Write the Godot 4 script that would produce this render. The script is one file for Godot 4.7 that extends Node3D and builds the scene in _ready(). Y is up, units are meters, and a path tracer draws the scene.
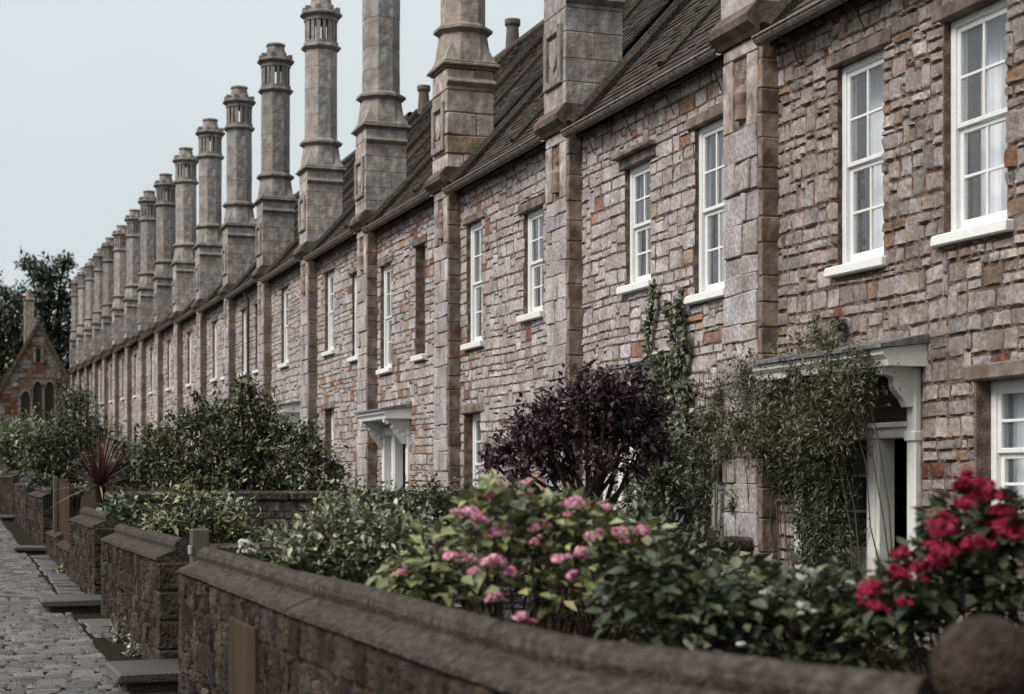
extends Node3D
# A terrace of medieval stone cottages seen obliquely over a garden wall, overcast.
# x runs from the lane into the houses, y is up, the row recedes along -z. The lane climbs SLOPE per metre.

const EYE := 1.63
const SLOPE := 0.0243
const WALL_X := 7.53          # plane of the cottage fronts
const PITCH := 5.052          # width of one cottage
const Z_FIRST := 9.676
const EAVE := 5.68
const STONE_CELL := 0.045

var M := {}
var rng := RandomNumberGenerator.new()
var noise := FastNoiseLite.new()
var used := {}
var shared := {}


# ---------------------------------------------------------------- mesh building
class MB:
	var v := PackedVector3Array()
	var n := PackedVector3Array()
	var c := PackedColorArray()
	var ix := PackedInt32Array()

	func tri(a: Vector3, b: Vector3, d: Vector3, col: Color, out: Vector3) -> void:
		var nn := (d - a).cross(b - a)
		if nn.length_squared() < 1e-14:
			return
		nn = nn.normalized()
		var k := v.size()
		v.append(a); v.append(b); v.append(d)
		if nn.dot(out) >= 0.0:
			ix.append(k); ix.append(k + 1); ix.append(k + 2)
		else:
			nn = -nn
			ix.append(k); ix.append(k + 2); ix.append(k + 1)
		for i in 3:
			n.append(nn); c.append(col)

	func quad(a: Vector3, b: Vector3, d: Vector3, e: Vector3, col: Color, out: Vector3) -> void:
		var nn := (d - a).cross(b - a) + (e - a).cross(d - a)
		if nn.length_squared() < 1e-14:
			return
		nn = nn.normalized()
		var k := v.size()
		v.append(a); v.append(b); v.append(d); v.append(e)
		if nn.dot(out) >= 0.0:
			ix.append_array(PackedInt32Array([k, k + 1, k + 2, k, k + 2, k + 3]))
		else:
			nn = -nn
			ix.append_array(PackedInt32Array([k, k + 2, k + 1, k, k + 3, k + 2]))
		for i in 4:
			n.append(nn); c.append(col)

	# box with chamfered edges; warp moves its eight corners at random
	func box(lo: Vector3, hi: Vector3, col: Color, bev := 0.0, warp := 0.0, r: RandomNumberGenerator = null) -> void:
		var mid := (lo + hi) * 0.5
		var off: Array[Vector3] = []
		for i in 8:
			off.append(Vector3(r.randf_range(-warp, warp), r.randf_range(-warp, warp), r.randf_range(-warp, warp)) if r and warp > 0.0 else Vector3.ZERO)
		var p: Array[Vector3] = []
		p.resize(24)
		for i in 8:
			var o := Vector3(hi.x if i & 1 else lo.x, hi.y if i & 2 else lo.y, hi.z if i & 4 else lo.z)
			var s := Vector3(-1.0 if i & 1 else 1.0, -1.0 if i & 2 else 1.0, -1.0 if i & 4 else 1.0) * bev
			p[i * 3] = o + Vector3(0, s.y, s.z) + off[i]
			p[i * 3 + 1] = o + Vector3(s.x, 0, s.z) + off[i]
			p[i * 3 + 2] = o + Vector3(s.x, s.y, 0) + off[i]
		var faces := [[0, 0, 2, 6, 4], [0, 1, 3, 7, 5], [1, 0, 1, 5, 4], [1, 2, 3, 7, 6], [2, 0, 1, 3, 2], [2, 4, 5, 7, 6]]
		for f in faces:
			var a: int = f[0]
			var q0 := p[f[1] * 3 + a]; var q1 := p[f[2] * 3 + a]; var q2 := p[f[3] * 3 + a]; var q3 := p[f[4] * 3 + a]
			quad(q0, q1, q2, q3, col, (q0 + q2) * 0.5 - mid)
		if bev <= 0.0:
			return
		for e in [[0, 1], [0, 2], [1, 2]]:
			var a: int = e[0]; var b: int = e[1]; var t: int = 3 - a - b
			for i in 8:
				if i & (1 << t):
					continue
				var j := i | (1 << t)
				var q0 := p[i * 3 + a]; var q1 := p[j * 3 + a]; var q2 := p[j * 3 + b]; var q3 := p[i * 3 + b]
				quad(q0, q1, q2, q3, col, (q0 + q2) * 0.5 - mid)
		for i in 8:
			tri(p[i * 3], p[i * 3 + 1], p[i * 3 + 2], col, p[i * 3] - mid)

	# solid of revolution with k flat or smooth sides; profile of (radius, height)
	func lathe(at: Vector3, prof: Array, k: int, col: Color, smooth := false, turn := 0.0) -> void:
		for i in prof.size() - 1:
			var r0: float = prof[i].x; var r1: float = prof[i + 1].x
			var y0: float = prof[i].y; var y1: float = prof[i + 1].y
			for j in k:
				var a0 := TAU * j / k + turn; var a1 := TAU * (j + 1) / k + turn
				var d0 := Vector3(cos(a0), 0, sin(a0)); var d1 := Vector3(cos(a1), 0, sin(a1))
				var o := (d0 + d1) * (y1 - y0) + Vector3(0, (r0 - r1) * 2.0, 0)
				if y1 == y0:
					o = Vector3(0, r0 - r1, 0)
				if smooth and r0 > 0.0 and r1 > 0.0:
					var m := v.size()
					quad(at + d0 * r0 + Vector3(0, y0, 0), at + d1 * r0 + Vector3(0, y0, 0), at + d1 * r1 + Vector3(0, y1, 0), at + d0 * r1 + Vector3(0, y1, 0), col, o)
					if v.size() > m:
						for q in 4:
							var d := d0 if q == 0 or q == 3 else d1
							n[m + q] = (d * (y1 - y0) + Vector3(0, r0 - r1, 0)).normalized()
				else:
					quad(at + d0 * r0 + Vector3(0, y0, 0), at + d1 * r0 + Vector3(0, y0, 0), at + d1 * r1 + Vector3(0, y1, 0), at + d0 * r1 + Vector3(0, y1, 0), col, o)

	func tube(pts: Array, r0: float, r1: float, k: int, col: Color) -> void:
		var last := pts.size() - 1
		var base := v.size()
		for i in pts.size():
			var p: Vector3 = pts[i]
			var t: Vector3 = (pts[mini(i + 1, last)] - pts[maxi(i - 1, 0)]).normalized()
			var a := t.cross(Vector3.UP if absf(t.y) < 0.9 else Vector3.RIGHT).normalized()
			var b := t.cross(a)
			var r := lerpf(r0, r1, float(i) / maxi(last, 1))
			for j in k:
				var d := a * cos(TAU * j / k) + b * sin(TAU * j / k)
				v.append(p + d * r); n.append(d); c.append(col)
		for i in last:
			for j in k:
				var p0 := base + i * k + j; var p1 := base + i * k + (j + 1) % k
				ix.append_array(PackedInt32Array([p0, p1 + k, p1, p0, p0 + k, p1 + k]))

	# prism: outline (Vector2) swept along depth; ax/ay/az are the directions of outline x, y and of depth
	func prism(at: Vector3, poly: PackedVector2Array, ax: Vector3, ay: Vector3, az: Vector3, depth: float, col: Color) -> void:
		var t := Geometry2D.triangulate_polygon(poly)
		var mid := Vector2.ZERO
		for p in poly:
			mid += p / poly.size()
		for i in range(0, t.size(), 3):
			var q: Array[Vector3] = []
			for j in 3:
				q.append(at + ax * poly[t[i + j]].x + ay * poly[t[i + j]].y)
			tri(q[0], q[1], q[2], col, -az)
			tri(q[0] + az * depth, q[1] + az * depth, q[2] + az * depth, col, az)
		var cw := 1.0 if Geometry2D.is_polygon_clockwise(poly) else -1.0
		for i in poly.size():
			var a := poly[i]; var b := poly[(i + 1) % poly.size()]
			var e := (b - a)
			var o := Vector2(-e.y, e.x) * cw
			var p := at + ax * a.x + ay * a.y; var q := at + ax * b.x + ay * b.y
			quad(p, q, q + az * depth, p + az * depth, col, ax * o.x + ay * o.y)

	# a rough-faced stone: a pillow over the quad corner0..3 (u then v), edges sunk behind the joint face
	func stone(q: Array, out: Vector3, proud: float, sink: float, rough: float, col: Color, r: RandomNumberGenerator, k := 4) -> void:
		var base := v.size()
		var m := k + 1
		var rim := r.randf_range(0.06, 0.11)
		var tilt_u := r.randf_range(-0.3, 0.3) * proud; var tilt_v := r.randf_range(-0.3, 0.3) * proud
		for i in m:
			var fv := float(i) / k
			if k > 2:
				fv = 0.0 if i == 0 else (1.0 if i == k else lerpf(rim, 1.0 - rim, float(i - 1) / (k - 2)))
			for j in m:
				var fu := float(j) / k
				if k > 2:
					fu = 0.0 if j == 0 else (1.0 if j == k else lerpf(rim, 1.0 - rim, float(j - 1) / (k - 2)))
				var edge := (i == 0 or i == k) or (j == 0 or j == k)
				var uu := fu; var vv := fv
				if (i == 0 or i == k) and (j == 0 or j == k):
					uu = lerpf(fu, 0.5, 0.2); vv = lerpf(fv, 0.5, 0.2)
				elif not edge:
					uu += r.randf_range(-0.045, 0.045); vv += r.randf_range(-0.045, 0.045)
				var p: Vector3 = (q[0] as Vector3).lerp(q[1], uu).lerp((q[3] as Vector3).lerp(q[2], uu), vv)
				var h := -sink if edge else proud + r.randf_range(-rough, rough) + tilt_u * (fu - 0.5) * 2.0 + tilt_v * (fv - 0.5) * 2.0
				v.append(p + out * h); c.append(col)
		for i in m:
			for j in m:
				var lo := 0; var hi := k
				if k > 2 and i > 0 and i < k and j > 0 and j < k:
					lo = 1; hi = k - 1     # the face itself is shaded flat up to its arris
				var a := v[base + i * m + maxi(j - 1, lo)]; var b := v[base + i * m + mini(j + 1, hi)]
				var d := v[base + maxi(i - 1, lo) * m + j]; var e := v[base + mini(i + 1, hi) * m + j]
				var nn := (b - a).cross(e - d).normalized()
				n.append(nn if nn.dot(out) > 0.0 else -nn)
		var flip: bool = ((q[1] as Vector3) - q[0]).cross((q[3] as Vector3) - q[0]).dot(out) > 0.0
		for i in k:
			for j in k:
				var p0 := base + i * m + j
				if flip:
					ix.append_array(PackedInt32Array([p0, p0 + m, p0 + m + 1, p0, p0 + m + 1, p0 + 1]))
				else:
					ix.append_array(PackedInt32Array([p0, p0 + m + 1, p0 + m, p0, p0 + 1, p0 + m + 1]))

	# a folded leaf blade
	func leaf(p: Vector3, d: Vector3, up: Vector3, long: float, wide: float, col: Color) -> void:
		var side := d.cross(up).normalized() * wide * 0.5
		var nn := side.cross(d).normalized()
		var k := v.size()
		var q := p + d * long * 0.42
		v.append(p)
		v.append(q + side + nn * wide * 0.14)
		v.append(q - nn * wide * 0.05)
		v.append(q - side + nn * wide * 0.14)
		v.append(p + d * long - nn * long * 0.12)
		var n1 := (nn - side.normalized() * 0.35).normalized(); var n2 := (nn + side.normalized() * 0.35).normalized()
		n.append(nn); n.append(n1); n.append(nn); n.append(n2); n.append(nn)
		for i in 5:
			c.append(col)
		ix.append_array(PackedInt32Array([k, k + 2, k + 1, k, k + 3, k + 2, k + 1, k + 2, k + 4, k + 2, k + 3, k + 4]))

	func mesh(mat: Material) -> ArrayMesh:
		var a := []
		a.resize(Mesh.ARRAY_MAX)
		a[Mesh.ARRAY_VERTEX] = v; a[Mesh.ARRAY_NORMAL] = n; a[Mesh.ARRAY_COLOR] = c; a[Mesh.ARRAY_INDEX] = ix
		var am := ArrayMesh.new()
		am.add_surface_from_arrays(Mesh.PRIMITIVE_TRIANGLES, a)
		am.surface_set_material(0, mat)
		return am


# ---------------------------------------------------------------- nodes
func numbered(called: String) -> String:
	if not used.has(called):
		used[called] = 0
		return called
	used[called] += 1
	return "%s_%03d" % [called, used[called]]


func thing(called: String, label: String, category: String, at := Vector3.ZERO, group := "") -> Node3D:
	var o := Node3D.new()
	o.name = numbered(called)
	add_child(o)
	o.position = at
	o.set_meta("label", label)
	o.set_meta("category", category)
	if group:
		o.set_meta("group", group)
	return o


func group_node(called: String, parent: Node3D, at := Vector3.ZERO) -> Node3D:
	var o := Node3D.new()
	o.name = called
	parent.add_child(o, true)
	o.position = at
	return o


func put(called: String, me: Mesh, parent: Node3D, at := Vector3.ZERO) -> MeshInstance3D:
	var o := MeshInstance3D.new()
	o.name = called
	o.mesh = me
	parent.add_child(o, true)
	o.position = at
	return o


func build(mb: MB, called: String, mat: Material, parent: Node3D, at := Vector3.ZERO, kind := "") -> MeshInstance3D:
	var o := put(called, mb.mesh(mat), parent, at)
	if kind:
		o.set_meta("kind", kind)
	return o


func ground_y(z_ahead: float) -> float:
	return SLOPE * z_ahead


# ---------------------------------------------------------------- materials
func noise_tex(freq: float, dark: Color, light: Color, sd: int, size := 512, octaves := 5, bias := 0.0, kind := FastNoiseLite.TYPE_SIMPLEX_SMOOTH) -> ImageTexture:
	var f := FastNoiseLite.new()
	f.seed = sd
	f.noise_type = kind
	f.frequency = freq
	f.fractal_octaves = octaves
	f.fractal_gain = 0.55
	var im := f.get_seamless_image(size, size)
	var out := Image.create_empty(size, size, false, Image.FORMAT_RGB8)
	for y in size:
		for x in size:
			var t := clampf((im.get_pixel(x, y).r - 0.5) * 1.35 + 0.5 + bias, 0.0, 1.0)
			out.set_pixel(x, y, dark.lerp(light, t))
	return ImageTexture.create_from_image(out)


func surf(called: String, col: Color, rough: float, tex: Texture2D = null, size := 1.0, relief: Texture2D = null, depth := 0.0, spec := 0.5) -> StandardMaterial3D:
	var m := StandardMaterial3D.new()
	m.resource_name = called
	m.albedo_color = col.linear_to_srgb()
	m.roughness = rough
	m.metallic_specular = spec
	m.vertex_color_use_as_albedo = true
	m.uv1_triplanar = true
	m.uv1_world_triplanar = true
	m.uv1_scale = Vector3.ONE / size
	if tex:
		m.albedo_texture = tex
	if relief:
		m.heightmap_enabled = true
		m.heightmap_texture = relief
		m.heightmap_scale = depth
	M[called] = m
	return m


func leaf_surf(called: String, rough: float, back: float, spec := 0.5) -> void:
	var m := StandardMaterial3D.new()
	m.resource_name = called
	m.albedo_color = Color.WHITE
	m.vertex_color_use_as_albedo = true
	m.roughness = rough
	m.metallic_specular = spec
	m.backlight_enabled = true
	m.backlight = Color(back, back, back * 0.8)
	m.cull_mode = BaseMaterial3D.CULL_DISABLED
	M[called] = m


func make_materials() -> void:
	var grit := noise_tex(0.035, Color(0.74, 0.725, 0.72), Color(1, 1, 1), 3)
	var blotch := noise_tex(0.012, Color(0.66, 0.61, 0.57), Color(1, 1, 1), 8, 512, 6)
	var lichen := noise_tex(0.02, Color(0.80, 0.775, 0.75), Color(1, 1, 1), 21, 512, 6)
	var bump := noise_tex(0.03, Color.BLACK, Color.WHITE, 5, 512, 6)
	var fine := noise_tex(0.09, Color.BLACK, Color.WHITE, 6, 512, 4)
	var streak := noise_tex(0.02, Color(0.955, 0.95, 0.94), Color(1, 1, 1), 31, 512, 4)
	M.bump = bump
	surf("rubble", Color(1, 1, 1), 0.95, grit, 1.1, bump, 0.55, 0.3)
	surf("pale_mortar", Color(0.32, 0.27, 0.235), 1.0, blotch, 1.1, fine, 1.2, 0.2)
	surf("mortar", Color(0.22, 0.175, 0.15), 1.0, blotch, 1.1, fine, 1.2, 0.2)
	surf("dark_mortar", Color(0.115, 0.098, 0.084), 1.0, blotch, 0.8, fine, 1.2, 0.2)
	surf("ashlar", Color(1, 1, 1), 0.93, blotch, 1.7, bump, 0.5, 0.3)
	surf("chimney_stone", Color(1, 1, 1), 0.93, lichen, 2.3, bump, 0.8, 0.3)
	surf("roof_tile", Color(1, 1, 1), 0.9, lichen, 0.9, bump, 0.8, 0.3)
	surf("coping", Color(1, 1, 1), 0.95, noise_tex(0.03, Color(0.46, 0.42, 0.39), Color(1, 1, 0.98), 77, 512, 6, -0.06), 0.85, fine, 1.6, 0.3)
	surf("wall_stone", Color(1, 1, 1), 0.95, blotch, 0.7, bump, 1.5, 0.3)
	surf("sett", Color(1, 1, 1), 0.45, grit, 0.6, fine, 0.7, 0.5)
	surf("path_joint", Color(0.052, 0.046, 0.034), 1.0, blotch, 0.4, fine, 1.5, 0.2)
	surf("soil", Color(0.055, 0.042, 0.03), 1.0, blotch, 0.9, fine, 2.0, 0.2)
	surf("white_paint", Color(0.74, 0.75, 0.745), 0.5, streak, 0.9, fine, 0.15, 0.5)
	surf("cream_paint", Color(0.70, 0.70, 0.66), 0.55, streak, 0.9, fine, 0.15, 0.5)
	surf("lead", Color(0.20, 0.22, 0.23), 0.55, blotch, 0.7, fine, 0.3, 0.5)
	surf("gutter", Color(0.25, 0.23, 0.21), 0.7, blotch, 0.6, fine, 0.3, 0.5)
	surf("iron", Color(0.045, 0.035, 0.03), 0.7, blotch, 0.6, fine, 0.3, 0.5)
	surf("timber", Color(0.13, 0.10, 0.075), 0.85, streak, 0.3, fine, 0.6, 0.3)
	surf("pale_timber", Color(0.12, 0.112, 0.098), 0.85, streak, 0.3, fine, 0.6, 0.3)
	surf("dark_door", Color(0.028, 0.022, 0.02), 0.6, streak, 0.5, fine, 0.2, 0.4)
	surf("plaster", Color(0.34, 0.31, 0.27), 0.95)
	surf("curtain", Color(0.80, 0.82, 0.84), 0.9)
	surf("bark", Color(0.075, 0.058, 0.048), 0.95, blotch, 0.2, bump, 1.0, 0.2)
	# weather stains in broad patches
	var stain := noise_tex(0.012, Color(0.76, 0.745, 0.735), Color(1, 1, 1), 91, 512, 4, 0.12)
	for nm in ["rubble", "ashlar", "chimney_stone", "roof_tile", "coping", "wall_stone"]:
		var sm: StandardMaterial3D = M[nm]
		sm.detail_enabled = true
		sm.detail_albedo = stain
		sm.detail_blend_mode = BaseMaterial3D.BLEND_MODE_MUL
		sm.detail_uv_layer = BaseMaterial3D.DETAIL_UV_2
		sm.uv2_triplanar = true
		sm.uv2_world_triplanar = true
		sm.uv2_scale = Vector3(0.3, 0.22, 0.3) if nm != "chimney_stone" else Vector3(0.7, 0.35, 0.7)
	surf("render", Color(0.42, 0.42, 0.41), 0.95, blotch, 1.5)
	surf("twig", Color(0.115, 0.088, 0.07), 0.95, blotch, 0.2)
	leaf_surf("leaf", 0.5, 0.25)
	leaf_surf("gloss_leaf", 0.36, 0.15)
	leaf_surf("petal", 0.75, 0.3, 0.3)
	var g := StandardMaterial3D.new()
	g.resource_name = "glass"
	g.transparency = BaseMaterial3D.TRANSPARENCY_ALPHA
	g.albedo_color = Color(0.8, 0.85, 0.88, 0.10)
	g.roughness = 0.03
	M.glass = g


const WHITE := Color(1, 1, 1)


func tone(base: Color, spread: float) -> Color:
	var k := rng.randf_range(1.0 - spread, 1.0 + spread)
	var w := rng.randf_range(-0.04, 0.04)
	return Color(base.r * k * (1.0 + w), base.g * k, base.b * k * (1.0 - w))


# ---------------------------------------------------------------- rubble packing
# fills the free cells of a grid with stones laid in loose courses; returns [c0, c1, r0, r1]
func pack(cols: int, rows: int, blocked: PackedByteArray, wmin: int, wmax: int, hmin: int, hmax: int) -> Array:
	var occ := blocked.duplicate()
	var out := []
	var band := 0
	for r in rows:
		if r >= band:
			band = mini(rows, r + rng.randi_range(hmin, hmax))
		var c := 0
		while c < cols:
			if occ[r * cols + c]:
				c += 1
				continue
			var w := rng.randi_range(wmin, wmax)
			if rng.randf() < 0.25:
				w = rng.randi_range(wmin, (wmin + wmax) / 2)
			var run := 0
			while c + run < cols and not occ[r * cols + c + run] and run < w + 2:
				run += 1
			if run > w:
				run = w if run - w > 1 or rng.randf() < 0.5 else run
			var want := band - r
			var dice := rng.randf()
			if dice < 0.12:
				want += rng.randi_range(1, 2)
			elif dice < 0.22 and want >= 4:
				want = want / 2 + rng.randi_range(0, 1)
			var h := 0
			while h < want and r + h < rows:
				var free := true
				for q in run:
					if occ[(r + h) * cols + c + q]:
						free = false
						break
				if not free:
					break
				h += 1
			for y in h:
				for q in run:
					occ[(r + y) * cols + c + q] = 1
			out.append([c, c + run, r, r + h])
			c += run
	return out


func wob(a: float, b: float, amp: float, chan: float) -> float:
	return noise.get_noise_3d(a * 7.0, b * 7.0, chan) * amp * 1.7


const GREYS := [Color(0.59, 0.56, 0.555), Color(0.52, 0.485, 0.48), Color(0.67, 0.645, 0.64), Color(0.44, 0.405, 0.395), Color(0.58, 0.53, 0.525), Color(0.51, 0.46, 0.435)]
const WARMS := [Color(0.38, 0.22, 0.15), Color(0.45, 0.33, 0.24), Color(0.30, 0.145, 0.095), Color(0.38, 0.28, 0.22)]


func rubble_tone(redness: float) -> Color:
	if rng.randf() < redness:
		return tone(WARMS[rng.randi() % WARMS.size()], 0.2)
	return tone(GREYS[rng.randi() % GREYS.size()], 0.18)


# ---------------------------------------------------------------- windows
func window(house: Node3D, s0: float, w: float, y0: float, y1: float, detail: int, hood := 0, deep := 0.0) -> void:
	# opening s0..s0+w, y0..y1; local x into the house, z along the front
	var win := group_node("window", house, Vector3(0, y0, s0))
	var h := y1 - y0
	var fx := deep if deep > 0.0 else (0.06 if y0 > 2.4 else 0.13)
	var mb := MB.new()
	var j := 0.065
	mb.box(Vector3(fx, 0, 0), Vector3(fx + 0.12, h, j), WHITE, 0.006)
	mb.box(Vector3(fx, 0, w - j), Vector3(fx + 0.12, h, w), WHITE, 0.006)
	mb.box(Vector3(fx + 0.002, h - j, j), Vector3(fx + 0.118, h, w - j), WHITE, 0.006)
	mb.box(Vector3(fx + 0.002, 0, j), Vector3(fx + 0.118, 0.04, w - j), WHITE, 0.006)
	build(mb, "frame", M.white_paint, win)
	mb = MB.new()
	mb.box(Vector3(-0.08, -0.09, -0.08), Vector3(0.16, 0.0, w + 0.08), WHITE, 0.012, 0.004, rng)
	build(mb, "sill", M.white_paint, win)
	# sashes: two columns of panes, two rows in each sash
	var st := 0.045
	var zi0 := j; var zi1 := w - j
	var half := (h - j - 0.04) * 0.5
	for k in 2:
		var x0 := fx + (0.045 if k == 0 else 0.015)
		var yb := 0.04 + half * k
		mb = MB.new()
		var x1 := x0 + 0.035
		var bot := 0.07 if k == 0 else 0.04
		mb.box(Vector3(x0, yb, zi0), Vector3(x1, yb + half, zi0 + st), WHITE, 0.005)
		mb.box(Vector3(x0, yb, zi1 - st), Vector3(x1, yb + half, zi1), WHITE, 0.005)
		mb.box(Vector3(x0 + 0.001, yb, zi0 + st), Vector3(x1 - 0.001, yb + bot, zi1 - st), WHITE, 0.005)
		mb.box(Vector3(x0 + 0.001, yb + half - 0.045, zi0 + st), Vector3(x1 - 0.001, yb + half, zi1 - st), WHITE, 0.005)
		var zm := (zi0 + zi1) * 0.5
		var ym := yb + bot + (half - bot - 0.045) * 0.5
		mb.box(Vector3(x0 + 0.004, yb + bot, zm - 0.012), Vector3(x1 - 0.004, yb + half - 0.045, zm + 0.012), WHITE, 0.004)
		mb.box(Vector3(x0 + 0.005, ym - 0.012, zi0 + st), Vector3(x1 - 0.005, ym + 0.012, zm - 0.012), WHITE, 0.004)
		mb.box(Vector3(x0 + 0.005, ym - 0.012, zm + 0.012), Vector3(x1 - 0.005, ym + 0.012, zi1 - st), WHITE, 0.004)
		build(mb, "lower_sash" if k == 0 else "upper_sash", M.white_paint, win)
		if detail >= 2:
			for a in 2:
				for b in 2:
					var za := zi0 + st if a == 0 else zm
					var zb := zm if a == 0 else zi1 - st
					var ya := yb + bot if b == 0 else ym
					var yc := ym if b == 0 else yb + half - 0.045
					mb = MB.new()
					var t1 := rng.randf_range(-0.006, 0.006); var t2 := rng.randf_range(-0.006, 0.006)
					var xp := x0 + 0.018
					mb.quad(Vector3(xp - t1, ya, za), Vector3(xp + t2, ya, zb), Vector3(xp + t1, yc, zb), Vector3(xp - t2, yc, za), WHITE, Vector3.LEFT)
					build(mb, "pane", M.glass, win)
		else:
			mb = MB.new()
			var xp := x0 + 0.018
			mb.quad(Vector3(xp, yb + 0.02, zi0 + 0.01), Vector3(xp, yb + 0.02, zi1 - 0.01), Vector3(xp, yb + half - 0.02, zi1 - 0.01), Vector3(xp, yb + half - 0.02, zi0 + 0.01), WHITE, Vector3.LEFT)
			build(mb, "pane", M.glass, win)
	# curtains hang inside
	var span := w * rng.randf_range(0.12, 0.45)
	for k in 2:
		mb = MB.new()
		var steps := 14 if detail >= 2 else 5
		var za := 0.02 if k == 0 else w - span - 0.02
		var prev := Vector3.ZERO
		for i in steps + 1:
			var t := float(i) / steps
			var p := Vector3(0.34 + 0.03 * sin(t * 17.0 + k * 2.0 + s0) + 0.012 * sin(t * 41.0), 0, za + span * t)
			if i > 0:
				var pull := 1.0
				mb.quad(prev + Vector3(0, -0.1, 0), p + Vector3(0, -0.1, 0), p + Vector3(0, h * pull + 0.05, 0), prev + Vector3(0, h * pull + 0.05, 0), WHITE, Vector3.LEFT)
			prev = p
		build(mb, "curtain", M.curtain, win)
	# lintel, and a thin drip stone over some
	mb = MB.new()
	mb.box(Vector3(-0.035, h, -0.13), Vector3(0.25, h + 0.12, w + 0.13), tone(Color(0.30, 0.265, 0.24) if hood != 1 else Color(0.36, 0.33, 0.30), 0.1), 0.014, 0.008, rng)
	build(mb, "lintel", M.ashlar, win)
	if hood == 1:
		mb = MB.new()
		mb.box(Vector3(-0.12, h + 0.12, -0.16), Vector3(0.05, h + 0.17, w + 0.16), Color(0.34, 0.31, 0.28), 0.01, 0.005, rng)
		build(mb, "drip_stone", M.ashlar, win)


# ---------------------------------------------------------------- doors
func scroll_outline(w: float, h: float) -> PackedVector2Array:
	var p := PackedVector2Array([Vector2(0, 0), Vector2(-w, 0), Vector2(-w, -0.06)])
	for i in 9:
		var t := float(i) / 8
		p.append(Vector2(-w * 0.92 + w * 0.62 * t + 0.03 * sin(t * PI * 2.0), -0.06 - (h - 0.12) * pow(t, 1.7)))
	p.append(Vector2(-w * 0.2, -h))
	p.append(Vector2(0, -h))
	return p


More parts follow.
